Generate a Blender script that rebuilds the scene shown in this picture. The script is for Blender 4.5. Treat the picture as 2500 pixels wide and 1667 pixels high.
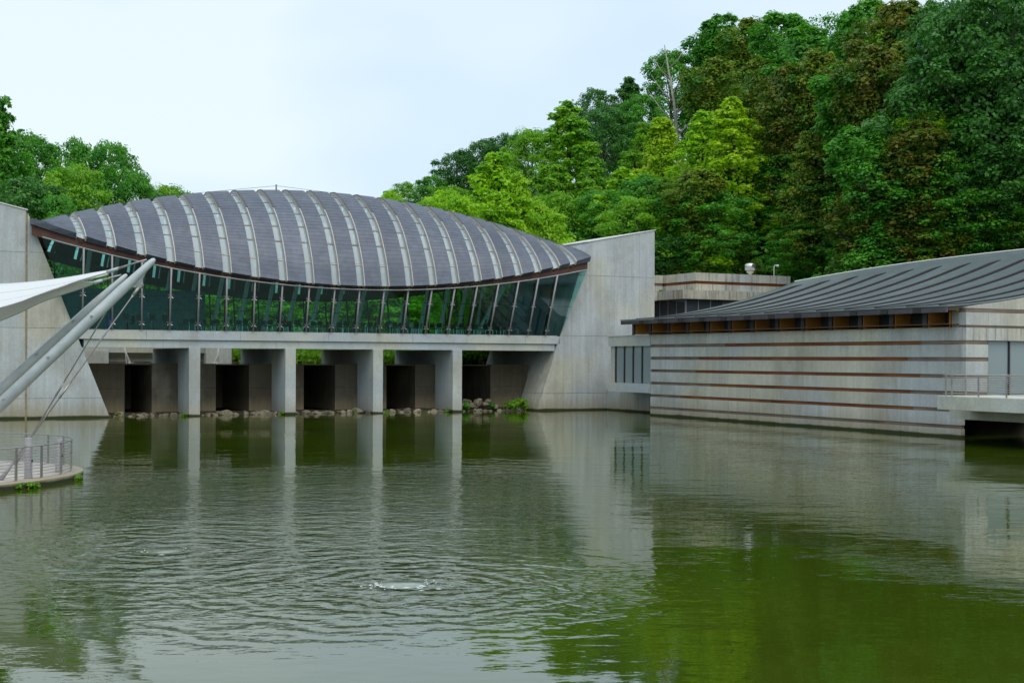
import bpy, bmesh, math, random
import numpy as np
from mathutils import Vector, Matrix

for o in list(bpy.data.objects): bpy.data.objects.remove(o)
SC = bpy.context.scene
COL = SC.collection
random.seed(7); RNG = np.random.default_rng(7)
R = math.radians

# ------------------------------------------------------------------ camera
HC = 4.2; FPX = 3219.0; ROLL = 0.005; HY = 875.5
cd = bpy.data.cameras.new('camera'); cam = bpy.data.objects.new('camera', cd); COL.objects.link(cam)
cam.location = (0, 0, HC); cam.rotation_euler = (math.pi/2, -ROLL, 0)
cd.sensor_width = 36; cd.lens = 36*FPX/2500; cd.shift_y = (HY-833.5)/2500; cd.clip_end = 3000; cd.clip_start = .5
SC.camera = cam

# ------------------------------------------------------------------ sky and sun
SUN_EL, SUN_AZ = R(62), R(152)
w = bpy.data.worlds.new('World'); SC.world = w; w.use_nodes = True
nt = w.node_tree; nt.nodes.clear()
def N(t, **k):
    n = nt.nodes.new(t)
    for a, b in k.items(): setattr(n, a, b)
    return n
sky = N('ShaderNodeTexSky', sky_type='NISHITA', sun_disc=False, sun_elevation=SUN_EL, sun_rotation=SUN_AZ, air_density=1.0, dust_density=2.0)
bg1 = N('ShaderNodeBackground'); bg1.inputs[1].default_value = .11; nt.links.new(sky.outputs[0], bg1.inputs[0])
tc = N('ShaderNodeTexCoord'); mp = N('ShaderNodeMapping'); mp.inputs['Scale'].default_value = (1.0, 1.0, 2.2)
nt.links.new(tc.outputs['Generated'], mp.inputs[0])
nz = N('ShaderNodeTexNoise'); nz.inputs['Scale'].default_value = 2.1; nz.inputs['Detail'].default_value = 3; nz.inputs['Roughness'].default_value = .45
nt.links.new(mp.outputs[0], nz.inputs['Vector'])
cr = N('ShaderNodeValToRGB'); cr.color_ramp.elements[0].position = .37; cr.color_ramp.elements[0].color = (.54, .72, .93, 1)
cr.color_ramp.elements[1].position = .60; cr.color_ramp.elements[1].color = (.79, .90, .955, 1)
nt.links.new(nz.outputs[0], cr.inputs[0])
bg2 = N('ShaderNodeBackground'); bg2.inputs[1].default_value = 1.0; nt.links.new(cr.outputs[0], bg2.inputs[0])
mx = N('ShaderNodeMixShader'); mx.inputs[0].default_value = .86
nt.links.new(bg1.outputs[0], mx.inputs[1]); nt.links.new(bg2.outputs[0], mx.inputs[2])
wo = N('ShaderNodeOutputWorld'); nt.links.new(mx.outputs[0], wo.inputs[0])
sl = bpy.data.lights.new('sun', 'SUN'); sl.energy = 1.5; sl.angle = R(70); sl.color = (1, .95, .86)
so = bpy.data.objects.new('sun', sl); COL.objects.link(so)
sd = Vector((math.sin(SUN_AZ)*math.cos(SUN_EL), math.cos(SUN_AZ)*math.cos(SUN_EL), math.sin(SUN_EL)))
so.rotation_euler = sd.to_track_quat('Z', 'Y').to_euler(); so.location = (-20, -20, 80)
vs = SC.view_settings; vs.view_transform = 'Standard'; vs.look = 'None'; vs.exposure = .22; vs.gamma = 1; vs.use_curve_mapping = False
SC.render.engine = 'CYCLES'
try:
    SC.cycles.max_bounces = 5; SC.cycles.transparent_max_bounces = 10; SC.cycles.transmission_bounces = 6; SC.cycles.glossy_bounces = 3; SC.cycles.diffuse_bounces = 3
except Exception: pass

# ------------------------------------------------------------------ frame of the bridge: s along it, t across it, z up
O = np.array([-31.1115, 89.4758]); ANG = R(27.3)
U = np.array([math.cos(ANG), math.sin(ANG)]); V = np.array([-U[1], U[0]])
def W(s, t, z): p = O + s*U + t*V; return (p[0], p[1], z)
def at(x, y, Y):
    a = x-1250; b = y-HY
    return ((a+ROLL*b)/FPX*Y, Y, HC-(b-ROLL*a)/FPX*Y)

# ------------------------------------------------------------------ helpers
WL = {}
class MB:
    def __init__(s): s.v = []; s.f = []
    def quad(s, a, b, c, d): n = len(s.v); s.v += [a, b, c, d]; s.f.append((n, n+1, n+2, n+3)); return s
    def poly(s, pts): n = len(s.v); s.v += list(pts); s.f.append(tuple(range(n, n+len(pts)))); return s
    def hexa(s, p):   # 8 corners: bottom ring 0-3, top ring 4-7
        n = len(s.v); s.v += [tuple(q) for q in p]
        for f in ((3,2,1,0),(4,5,6,7),(0,1,5,4),(1,2,6,5),(2,3,7,6),(3,0,4,7)): s.f.append(tuple(n+i for i in f))
        return s
    def box(s, s0, s1, t0, t1, z0, z1):   # in the bridge frame
        return s.hexa([W(s0,t0,z0),W(s1,t0,z0),W(s1,t1,z0),W(s0,t1,z0),W(s0,t0,z1),W(s1,t0,z1),W(s1,t1,z1),W(s0,t1,z1)])
    def bx(s, c, d, rz=0):
        x,y,z = c; hx,hy,hz = d[0]/2,d[1]/2,d[2]/2; ca,sa = math.cos(rz),math.sin(rz)
        P = lambda a,b,e: (x+a*ca-b*sa, y+a*sa+b*ca, z+e)
        return s.hexa([P(-hx,-hy,-hz),P(hx,-hy,-hz),P(hx,hy,-hz),P(-hx,hy,-hz),P(-hx,-hy,hz),P(hx,-hy,hz),P(hx,hy,hz),P(-hx,hy,hz)])
    def prism(s, pts, t0, t1):   # pts (s,z) polygon pushed from t0 to t1
        n = len(s.v); k = len(pts)
        s.v += [W(a,t0,z) for a,z in pts]+[W(a,t1,z) for a,z in pts]
        s.f.append(tuple(range(n,n+k))); s.f.append(tuple(n+k+i for i in reversed(range(k))))
        for i in range(k): j=(i+1)%k; s.f.append((n+j,n+i,n+k+i,n+k+j))
        return s
    def slab(s, pts, z0, z1):    # pts world xy polygon
        n = len(s.v); k = len(pts)
        s.v += [(a,b,z0) for a,b in pts]+[(a,b,z1) for a,b in pts]
        s.f.append(tuple(n+i for i in reversed(range(k)))); s.f.append(tuple(n+k+i for i in range(k)))
        for i in range(k): j=(i+1)%k; s.f.append((n+i,n+j,n+k+j,n+k+i))
        return s
    def tube(s, pts, r, seg=8, cap=True):
        pts = [Vector(p) for p in pts]; rs = r if isinstance(r,(list,tuple)) else [r]*len(pts)
        n0 = len(s.v); up = None
        for i,p in enumerate(pts):
            d = (pts[min(i+1,len(pts)-1)]-pts[max(i-1,0)]).normalized()
            if up is None: up = d.orthogonal().normalized()
            up = (up-d*up.dot(d)).normalized(); q = d.cross(up)
            for k in range(seg):
                a = 2*math.pi*k/seg; s.v.append(tuple(p+(up*math.cos(a)+q*math.sin(a))*rs[i]))
        for i in range(len(pts)-1):
            for k in range(seg):
                a = n0+i*seg+k; b = n0+i*seg+(k+1)%seg; s.f.append((a,b,b+seg,a+seg))
        if cap:
            s.f.append(tuple(n0+k for k in reversed(range(seg)))); e = n0+(len(pts)-1)*seg; s.f.append(tuple(e+k for k in range(seg)))
        return s
    def grid(s, rows):
        n = len(s.v); m = len(rows[0])
        for r in rows: s.v += [tuple(p) for p in r]
        for i in range(len(rows)-1):
            for j in range(m-1): a = n+i*m+j; s.f.append((a,a+1,a+m+1,a+m))
        return s
    def mesh(s, name, mat, smooth=False, off=(0,0,0)):
        me = bpy.data.meshes.new(name)
        me.from_pydata([(x-off[0],y-off[1],z-off[2]) for x,y,z in s.v], [], s.f)
        if mat: me.materials.append(mat)
        if smooth: me.polygons.foreach_set('use_smooth', [True]*len(me.polygons))
        me.update(); return me
    def build(s, name, mat, parent=None, smooth=False, thick=0, bevel=0):
        a = np.array(s.v); lo = a.min(0); hi = a.max(0); loc = Vector(((lo[0]+hi[0])/2,(lo[1]+hi[1])/2,lo[2]))
        o = bpy.data.objects.new(name, s.mesh(name, mat, smooth, loc)); COL.objects.link(o)
        setloc(o, loc, parent)
        if thick:
            m = o.modifiers.new('thickness','SOLIDIFY'); m.thickness = thick; m.offset = 0
        if bevel:
            m = o.modifiers.new('bevel','BEVEL'); m.width = bevel; m.segments = 2; m.limit_method = 'ANGLE'
        return o
def setloc(o, loc, parent=None):
    loc = Vector(loc); WL[o.name] = loc
    if parent: o.parent = parent; o.location = loc-WL[parent.name]
    else: o.location = loc
def tag(o, label, cat, group=None, kind=None):
    o['label'] = label; o['category'] = cat
    if group: o['group'] = group
    if kind: o['kind'] = kind
    return o
def struct(o): o['kind'] = 'structure'; return o
def thing(name, loc, label, cat, group=None):
    o = bpy.data.objects.new(name, None); COL.objects.link(o); o.empty_display_size = .3; setloc(o, loc); return tag(o, label, cat, group)
def copy_tree(o, parent=None):
    c = o.copy(); COL.objects.link(c)
    if parent: c.parent = parent
    for ch in list(o.children): copy_tree(ch, c)
    return c
def clip(poly, ax, lo, hi):
    def half(P, val, sgn):
        out = []
        for i in range(len(P)):
            a, b = P[i], P[(i+1)%len(P)]; da, db = sgn*(a[ax]-val), sgn*(b[ax]-val)
            if da >= 0: out.append(a)
            if da*db < 0:
                k = da/(da-db); out.append((a[0]+k*(b[0]-a[0]), a[1]+k*(b[1]-a[1])))
        return out
    P = half(poly, lo, 1)
    return half(P, hi, -1) if P else P

# ------------------------------------------------------------------ materials
class MT:
    def __init__(s, name):
        s.m = bpy.data.materials.new(name); s.m.use_nodes = True; s.t = s.m.node_tree; s.t.nodes.clear()
        s.out = s.n('ShaderNodeOutputMaterial')
    def n(s, t, **k):
        n = s.t.nodes.new(t)
        for a, b in k.items(): setattr(n, a, b)
        return n
    def l(s, a, b): s.t.links.new(a, b)
    def pos(s): return s.n('ShaderNodeNewGeometry').outputs['Position']
    def noise(s, vec, scale, detail=4, rough=.55, sc=None, dist=0):
        if sc is not None:
            m = s.n('ShaderNodeMapping'); m.inputs['Scale'].default_value = sc; s.l(vec, m.inputs[0]); vec = m.outputs[0]
        n = s.n('ShaderNodeTexNoise'); n.inputs['Scale'].default_value = scale; n.inputs['Detail'].default_value = detail
        n.inputs['Roughness'].default_value = rough; n.inputs['Distortion'].default_value = dist; s.l(vec, n.inputs['Vector']); return n.outputs[0]
    def ramp(s, v, stops):
        r = s.n('ShaderNodeValToRGB'); e = r.color_ramp.elements
        while len(e) < len(stops): e.new(.5)
        for i,(p,c) in enumerate(stops): e[i].position = p; e[i].color = (*c,1) if not isinstance(c,(int,float)) else (c,c,c,1)
        s.l(v, r.inputs[0]); return r.outputs[0]
    def mix(s, f, a, b, blend='MIX'):
        m = s.n('ShaderNodeMix', data_type='RGBA', blend_type=blend)
        for sock, val in ((m.inputs[0], f),(m.inputs[6], a),(m.inputs[7], b)):
            if isinstance(val,(int,float)): sock.default_value = val
            elif isinstance(val, tuple): sock.default_value = (*val,1)
            else: s.l(val, sock)
        return m.outputs[2]
    def math(s, op, a, b=0., c=None):
        m = s.n('ShaderNodeMath', operation=op)
        for sock, val in zip(m.inputs, (a,b,c)):
            if val is None: continue
            if isinstance(val,(int,float)): sock.default_value = val
            else: s.l(val, sock)
        return m.outputs[0]
    def sep(s, v): n = s.n('ShaderNodeSeparateXYZ'); s.l(v, n.inputs[0]); return n.outputs
    def bump(s, h, strength, dist): b = s.n('ShaderNodeBump'); b.inputs['Strength'].default_value = strength; b.inputs['Distance'].default_value = dist; s.l(h, b.inputs['Height']); return b.outputs[0]
    def pr(s, col, rough=.7, normal=None, metal=0, spec=None, ior=None):
        p = s.n('ShaderNodeBsdfPrincipled')
        for nm, val in (('Base Color',col),('Roughness',rough),('Metallic',metal)):
            if isinstance(val, tuple): p.inputs[nm].default_value = (*val,1)
            elif isinstance(val,(int,float)): p.inputs[nm].default_value = val
            else: s.l(val, p.inputs[nm])
        if normal is not None: s.l(normal, p.inputs['Normal'])
        if spec is not None: p.inputs['Specular IOR Level'].default_value = spec
        if ior: p.inputs['IOR'].default_value = ior
        s.l(p.outputs[0], s.out.inputs[0]); return p

def plain(name, col, rough=.6, metal=0, var=.25, sc=3., spec=None):
    m = MT(name); p = m.pos(); n = m.noise(p, sc, 5)
    c = m.ramp(n, [(.3, tuple(x*(1-var) for x in col)), (.7, tuple(min(1,x*(1+var)) for x in col))])
    m.pr(c, rough, m.bump(m.noise(p, sc*12, 3), .1, .01), metal, spec); return m.m

def concrete(name, a, b, streak=.35, drips=0., tan=1., vary=0.):
    m = MT(name); p = m.pos(); x,y,z = m.sep(p)
    n1 = m.noise(p, .45, 6, .6); n2 = m.noise(p, 1.0, 4, .6, (3.2,3.2,.16)); n3 = m.noise(p, 9, 4, .6); n4 = m.noise(p, .16, 3, .5)
    f = m.math('ADD', m.math('MULTIPLY', n1, 1-streak), m.math('MULTIPLY', n2, streak))
    c = m.ramp(f, [(.34, a), (.5, tuple((i+j)/2 for i,j in zip(a,b))), (.66, b)])
    cool = m.ramp(n4, [(.42, (.93,.99,1.1)), (.6, (1.07,1.02,.9))])
    c = m.mix(.85, c, cool, 'MULTIPLY')
    c = m.mix(.45, c, m.ramp(n3, [(.3,.75),(.7,1.15)]), 'MULTIPLY')
    if vary: oi = m.n('ShaderNodeObjectInfo'); c = m.mix(1., c, m.ramp(oi.outputs['Random'], [(0.,1-vary),(1.,1+vary)]), 'MULTIPLY')
    pit = m.ramp(m.noise(p, 22, 2, .5), [(.24,.45),(.3,1.)]); c = m.mix(.55, c, pit, 'MULTIPLY')
    tie = m.n('ShaderNodeTexVoronoi', feature='F1'); mp_ = m.n('ShaderNodeMapping'); mp_.inputs['Rotation'].default_value = (0,0,-ANG); mp_.inputs['Scale'].default_value = (.55,.55,.55); m.l(p, mp_.inputs[0]); m.l(mp_.outputs[0], tie.inputs['Vector']); tie.inputs['Randomness'].default_value = .25; tie.inputs['Scale'].default_value = 1.
    c = m.mix(m.ramp(tie.outputs['Distance'], [(.016,.55),(.032,0.)]), c, (.10,.095,.08))
    blot = m.noise(p, .28, 5, .7, (1.,1.,.6)); c = m.mix(m.math('MULTIPLY', m.ramp(blot, [(.50,0.),(.66,1.)]), .5), c, (.29,.265,.20))
    if drips:
        d = m.noise(p, 1.0, 5, .7, (3.6,3.6,.16), .3); d2 = m.noise(p, .9, 3)
        c = m.mix(m.math('MULTIPLY', m.ramp(m.math('MULTIPLY_ADD', d2, .35, d), [(.66,0.),(.8,1.)]), drips), c, (.11,.085,.06))
    if tan:
        # silt and algae left by the pond along the foot of the wall
        h = m.math('ADD', z, m.math('MULTIPLY', m.math('SUBTRACT', n2, .5), 1.5))
        c = m.mix(m.math('MULTIPLY', m.ramp(m.math('DIVIDE', h, 1.6), [(.12,1.),(.8,0.)]), .62*tan), c, (.30,.235,.13))
        h2 = m.math('ADD', z, m.math('MULTIPLY', m.math('SUBTRACT', n1, .5), .25))
        c = m.mix(m.ramp(h2, [(.10,1.),(.19,0.)]), c, (.035,.04,.015))
    m.pr(c, .85, m.bump(m.math('ADD', n3, m.math('MULTIPLY', n2, .6)), .25, .03), spec=.3); return m.m

M = {}
M['conc'] = concrete('concrete_board', (.40,.40,.36), (.60,.60,.545), .35, .10, 1., .035)
M['conc_beam'] = concrete('concrete_smooth', (.44,.455,.43), (.56,.575,.54), .2, tan=.6)
M['conc_panel'] = concrete('concrete_panel', (.43,.43,.385), (.57,.57,.515), .2, .14, 1., .09)
M['conc_drip'] = concrete('concrete_streaked', (.46,.45,.40), (.60,.59,.53), .25, .55, 0)
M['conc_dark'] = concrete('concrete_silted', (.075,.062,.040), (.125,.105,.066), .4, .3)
M['joint'] = plain('joint_dark', (.17,.165,.14), .9)  # even dark tone of the core that shows in the joints
M['stainjoint'] = plain('joint_stained', (.30,.25,.15), .9)
M['steel'] = plain('painted_steel', (.44,.49,.49), .42, 0, .14, 1.6)
M['mull'] = plain('mullion_steel', (.30,.28,.28), .45, 0, .12)
M['darksteel'] = plain('dark_steel', (.035,.035,.04), .5)
M['stainless'] = plain('stainless_steel', (.36,.34,.31), .4, .6, .15)
M['trim'] = plain('skylight_trim', (.46,.43,.39), .5, 0, .12)
M['white'] = plain('white_sill', (.75,.74,.70), .6, 0, .06)
M['coping'] = plain('metal_coping', (.66,.66,.60), .5, 0, .08)
M['black'] = plain('black_plastic', (.012,.012,.014), .5)
M['chrome'] = plain('chrome', (.75,.75,.75), .25, .9, .05)
M['tabletop'] = plain('table_top', (.10,.075,.055), .5)
M['blue'] = plain('blue_plastic', (.02,.10,.42), .5)
M['cream'] = plain('cream_panel', (.55,.53,.45), .6)
M['floor'] = plain('interior_floor', (.16,.15,.14), .5)
M['soil'] = plain('soil', (.05,.042,.022), .95, 0, .4, .4)
M['asphaltdeck'] = plain('deck_concrete', (.52,.47,.41), .85, 0, .12, .8)
M['rim'] = concrete('rim_concrete', (.36,.32,.25), (.48,.43,.35), .2, tan=.5)

def wood(name, dark, light, sc=(.35,.35,9.)):
    m = MT(name); p = m.pos(); g = m.noise(p, 1.6, 6, .65, sc); n = m.noise(p, .5, 4)
    c = m.ramp(m.math('ADD', m.math('MULTIPLY', g, .6), m.math('MULTIPLY', n, .4)), [(.36, dark), (.64, light)])
    m.pr(c, .7, m.bump(g, .3, .01), spec=.3); return m.m
M['wood1'] = wood('weathered_cedar', (.10,.030,.012), (.26,.085,.03))
M['wood2'] = wood('greyed_cedar', (.10,.075,.055), (.26,.20,.15))
M['wood3'] = wood('brown_cedar', (.11,.040,.014), (.28,.11,.035))
M['wood4'] = wood('honey_soffit', (.56,.22,.035), (.80,.38,.08))
M['glulam'] = wood('glulam', (.10,.05,.025), (.2,.10,.05))
M['rust'] = plain('rust_fascia', (.115,.052,.038), .75, 0, .3, 1.2)

def roofmat():
    m = MT('copper_shingle'); p = m.pos(); x,y,z = m.sep(p)
    a = m.n('ShaderNodeAttribute', attribute_name='course')
    n = m.noise(p, .6, 5); k = m.noise(p, 2.2, 4, .6)
    c = m.ramp(m.math('ADD', m.math('MULTIPLY', n, .8), m.math('MULTIPLY', a.outputs['Fac'], .2)), [(.25,(.090,.102,.136)),(.55,(.106,.119,.152)),(.8,(.126,.138,.168))])
    oi = m.n('ShaderNodeObjectInfo'); c = m.mix(1., c, m.ramp(oi.outputs['Random'], [(0.,.88),(1.,1.12)]), 'MULTIPLY')
    c = m.mix(.8, c, m.ramp(k, [(.3,.8),(.7,1.2)]), 'MULTIPLY'); wt = m.noise(p, .9, 5, .65, (1.,1.,.35)); c = m.mix(m.math('MULTIPLY', m.ramp(wt, [(.55,0.),(.75,1.)]), .35), c, (.21,.215,.225))
    m.pr(c, .45, m.bump(m.noise(p, 14, 3), .12, .01), .25, .5); return m.m
M['roof'] = roofmat()
def copper():
    m = MT('copper_roof'); p = m.pos(); n = m.noise(p, .35, 5); k = m.noise(p, 1.1, 5, .6)
    c = m.ramp(n, [(.3,(.115,.145,.148)),(.7,(.165,.20,.20))]); c = m.mix(.6, c, m.ramp(k, [(.3,.85),(.7,1.15)]), 'MULTIPLY')
    m.pr(c, .42, m.bump(m.noise(p, 9, 3), .1, .01), .3, .5); return m.m
M['copper'] = copper()
M['copper_dark'] = plain('copper_batten', (.035,.028,.028), .6, .2)
M['copper_fascia'] = plain('copper_fascia', (.085,.078,.085), .45, .3, .3, 1.)

def glass(name, tint, rough=.02, base=.05, ior=1.45, rtint=(1,1,1)):
    m = MT(name); tr = m.n('ShaderNodeBsdfTransparent'); tr.inputs[0].default_value = (*tint,1)
    gl = m.n('ShaderNodeBsdfGlossy'); gl.inputs['Roughness'].default_value = rough; gl.inputs[0].default_value = (*rtint,1)
    fr = m.n('ShaderNodeFresnel'); fr.inputs[0].default_value = ior
    f = m.math('ADD', fr.outputs[0], base); mx = m.n('ShaderNodeMixShader'); m.l(f, mx.inputs[0]); m.l(tr.outputs[0], mx.inputs[1]); m.l(gl.outputs[0], mx.inputs[2])
    m.l(mx.outputs[0], m.out.inputs[0]); return m.m
M['glass'] = glass('teal_glass', (.42,.86,.82), base=.05, rtint=(.75,.95,1.))
M['glass_back'] = glass('clear_teal_glass', (.82,.96,.90), base=.02)
def frit(name, col, tr=.35, rough=.12):
    m = MT(name); p = m.pr(col, rough, spec=.7); t = m.n('ShaderNodeBsdfTransparent'); t.inputs[0].default_value = (.75,.95,.92,1)
    mx = m.n('ShaderNodeMixShader'); mx.inputs[0].default_value = tr; m.l(p.outputs[0], mx.inputs[1]); m.l(t.outputs[0], mx.inputs[2]); m.l(mx.outputs[0], m.out.inputs[0]); return m.m
M['skyglass'] = frit('skylight_glass', (.46,.54,.56), .25, .1)
def skyclear():
    m = MT('back_skylight'); t = m.n('ShaderNodeBsdfTranslucent'); t.inputs[0].default_value = (.72,.88,.88,1); r = m.n('ShaderNodeBsdfTransparent'); r.inputs[0].default_value = (.8,.96,.95,1)
    mx = m.n('ShaderNodeMixShader'); mx.inputs[0].default_value = .3; m.l(t.outputs[0], mx.inputs[1]); m.l(r.outputs[0], mx.inputs[2]); m.l(mx.outputs[0], m.out.inputs[0]); return m.m
M['skyclear'] = skyclear()
M['teal_wall'] = plain('teal_wall', (.07,.17,.19), .5)
M['blind'] = frit('blind_glass', (.30,.36,.36), .05, .1)
M['darkpane'] = frit('dark_glass', (.075,.085,.10), .1, .06)
def fabric():
    m = MT('tensile_fabric'); d = m.n('ShaderNodeBsdfDiffuse'); d.inputs[0].default_value = (.88,.89,.90,1); t = m.n('ShaderNodeBsdfTranslucent'); t.inputs[0].default_value = (.62,.64,.58,1)
    mx = m.n('ShaderNodeMixShader'); mx.inputs[0].default_value = .3; m.l(d.outputs[0], mx.inputs[1]); m.l(t.outputs[0], mx.inputs[2]); m.l(mx.outputs[0], m.out.inputs[0]); return m.m
M['fabric'] = fabric()
def rockmat():
    m = MT('limestone_rock'); p = m.pos(); n = m.noise(p, 2.2, 6, .65); k = m.noise(p, 7, 4)
    c = m.ramp(n, [(.3,(.13,.11,.085)),(.6,(.30,.27,.22)),(.75,(.40,.36,.30))]); c = m.mix(m.ramp(m.noise(p, 1.1, 3), [(.58,0.),(.68,1.)]), c, (.07,.09,.025))
    oi = m.n('ShaderNodeObjectInfo'); c = m.mix(1., c, m.ramp(oi.outputs['Random'], [(0.,(.45,.43,.40)),(.5,(.9,.85,.75)),(1.,(1.25,1.15,1.0))]), 'MULTIPLY')
    m.pr(c, .9, m.bump(k, .5, .04), spec=.2); return m.m
M['rock'] = rockmat()

def leafmat(name, a, b, trans=.3):
    m = MT(name); at_ = m.n('ShaderNodeAttribute', attribute_name='tint'); p = m.pos()
    f = m.math('ADD', m.math('MULTIPLY', at_.outputs['Fac'], .75), m.math('MULTIPLY', m.noise(p, .22, 3), .25))
    c = m.ramp(f, [(.15, a), (.85, b)])
    pr = m.pr(c, .5, spec=.35); t = m.n('ShaderNodeBsdfTranslucent'); m.l(m.mix(1., c, (1.0,1.25,.55), 'MULTIPLY'), t.inputs[0])
    mx = m.n('ShaderNodeMixShader'); mx.inputs[0].default_value = trans; m.l(pr.outputs[0], mx.inputs[1]); m.l(t.outputs[0], mx.inputs[2]); m.l(mx.outputs[0], m.out.inputs[0]); return m.m
LEAF = {
 'bright': leafmat('leaf_bright', (.19,.42,.008), (.44,.68,.022), .44),
 'yellow': leafmat('leaf_yellow_green', (.24,.43,.008), (.52,.68,.020), .44),
 'mid': leafmat('leaf_mid', (.10,.31,.012), (.29,.52,.026), .42),
 'deep': leafmat('leaf_deep', (.040,.215,.020), (.15,.42,.036), .4),
 'dark': leafmat('leaf_dark', (.030,.135,.024), (.10,.28,.044), .36),
 'olive': leafmat('leaf_olive', (.06,.20,.014), (.27,.32,.026), .4),  # olive-brown end takes up some of the reddish window reflection
 'russet': leafmat('leaf_reflection_brown', (.05,.17,.014), (.25,.215,.028), .4),  # brown end paints the red window-glass reflection into the leaf colour
 'grass': leafmat('leaf_grass', (.09,.24,.015), (.25,.45,.03), .35),
}
M['bark'] = plain('bark', (.075,.06,.045), .9, 0, .35, 2.)
M['deadwood'] = plain('dead_wood', (.30,.27,.23), .9, 0, .3, 2.)

def water_mat(name, body, rings=True):
    m = MT(name); p = m.pos(); x,y,z = m.sep(p)
    big = m.noise(p, .33, 3, .55, (1.,1.35,1.)); fine = m.noise(p, 1.05, 2, .5, (.7,1.35,1.), .5); tiny = m.noise(p, 4.2, 2, .5, (.75,1.5,1.))
    patch = m.ramp(m.noise(p, .075, 4, .55, (1.,1.9,1.)), [(.42,.06),(.58,1.)])
    h = m.math('MULTIPLY', big, .016)
    if rings:
        def dist(cx, cy):
            dx = m.math('SUBTRACT', x, cx); dy = m.math('SUBTRACT', y, cy)
            return m.math('SQRT', m.math('ADD', m.math('MULTIPLY', dx, dx), m.math('MULTIPLY', dy, dy)))
        stir = None; wob = m.math('MULTIPLY', m.math('SUBTRACT', m.noise(p, .8, 3), .5), 2.2)
        for cx, cy, rad, k, amp in ((-2.0,24.54,3.4,8.5,.016),(-7.51,28.6,4.2,7.5,.013),(-6.1,41.,7.,5.5,.003),(-5.2,33.,4.5,7.,.003),(-14.,72.,3.,5.,.003)):
            r = dist(cx, cy)
            g = m.math('POWER', 2.718, m.math('MULTIPLY', m.math('POWER', m.math('DIVIDE', r, rad), 2.), -1.))
            wv = m.math('SINE', m.math('MULTIPLY', m.math('ADD', r, wob), k))
            h = m.math('ADD', h, m.math('MULTIPLY', m.math('MULTIPLY', wv, amp), g))
            stir = g if stir is None else m.math('ADD', stir, g)
        # the sheltered water by the near shore is calm
        calm = m.ramp(m.math('DIVIDE', m.math('SUBTRACT', y, 16.), 16.), [(0.,.05),(.22,.14),(.55,.8),(1.,.7)])
        act = m.math('MINIMUM', m.math('ADD', m.math('MULTIPLY', calm, patch), m.math('MULTIPLY', stir, 1.8)), 2.4)
    else: act = .3
    h = m.math('ADD', h, m.math('MULTIPLY', m.math('MULTIPLY', fine, .015), act))
    h = m.math('ADD', h, m.math('MULTIPLY', m.math('MULTIPLY', tiny, .016), m.math('ADD', .08, m.math('MULTIPLY', stir, 1.1)) if rings else .1))
    nrm = m.bump(h, 1., 1.)
    c = m.ramp(m.noise(p, .12, 4), [(.3, tuple(q*.8 for q in body)), (.7, tuple(q*1.2 for q in body))])
    m.pr(c, .02, nrm, ior=1.66, spec=.5); return m.m
M['water'] = water_mat('pond_water', (.040,.064,.004))
M['water2'] = water_mat('upper_pond_water', (.06,.065,.02), False)
M['foam'] = plain('foam', (.75,.80,.78), .5, 0, .1)
M['boil'] = plain('aerated_water', (.15,.185,.12), .08, 0, .45, 6.)

# ------------------------------------------------------------------ the setting: ground, ponds
NH = (.796, .605)
def hill(X, Y):
    d = NH[0]*X+NH[1]*Y-82.3
    return 3+.48*max(0, min(d, 70)) + .06*max(0, min(d-70, 200))
def ground_z(X, Y):
    q = np.array([X,Y])-O; s = q@U; t = q@V; d = NH[0]*X+NH[1]*Y-82.3
    if d > 0: return hill(X, Y)+.6*math.sin(X*.31)*math.cos(Y*.27)
    if s > 47: return 1.2
    if t < (15. if 1 < s < 40 else 4.5): return -1.6 if s > -40 else 2.
    if s < -1: return 4.6
    if t < 24: return 2.4
    return 3.6+.11*min(t-24, 60)
xs = list(np.arange(-96,100,2.)); ys = list(np.arange(-20,236,2.))
xs = [-900,-400,-200,-140]+xs+[120,170,260,500,900]; ys = [-300,-120,-50]+ys+[260,320,450,800,1500]
struct(MB().grid([[(X,Y,ground_z(X,Y)) for X in xs] for Y in ys]).build('ground', M['soil'], smooth=True))
def Wxy(s,t): return W(s,t,0)[:2]
pw = MB(); pw.poly([(a,b,0.) for a,b in (Wxy(-45,-130),Wxy(62,-130),Wxy(62,3.3),Wxy(-45,3.3))]); struct(pw.build('pond', M['water']))
pw = MB(); pw.poly([(a,b,3.70) for a,b in (Wxy(3.6,3.95),Wxy(36.6,3.95),Wxy(60,26),Wxy(-1,26))]); struct(pw.build('upper_pond', M['water2']))
sh = MB(); rows = []
for s in np.arange(3.2,37.6,.7): rows.append([W(s,t,-.35+.17*(t-.3)+.07*random.random()) for t in (.3,1.,1.8,2.6,3.4)])
sh.grid(rows); struct(sh.build('shore', M['soil'], smooth=True))

# ------------------------------------------------------------------ concrete abutments
def abutment(poly, t0, t1, zj, sj, base, label, jm):
    th = thing('concrete_abutment', base, label, 'abutment', 'battered abutments holding the bridge')
    cx = sum(p[0] for p in poly)/len(poly); cz = sum(p[1] for p in poly)/len(poly)
    core = [(p[0]+.04*(1 if p[0]<cx else -1), p[1]+.04*(1 if p[1]<cz else -1)) for p in poly]
    MB().prism(core, t0+.035, t1-.035).build('core', jm, th)
    zz = [-3]+zj+[40]; ss = [-60]+sj+[90]
    for i in range(len(zz)-1):
        for j in range(len(ss)-1):
            gp_ = lambda q: .07 if abs(q+1.76) < .01 else .005
            P = clip(clip(poly, 1, zz[i]+.012, zz[i+1]-.012), 0, ss[j]+gp_(ss[j]), ss[j+1]-gp_(ss[j+1]))
            if len(P) > 2: MB().prism(P, t0, t1).build('concrete_lift', M['conc'], th)
    return th
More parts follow.
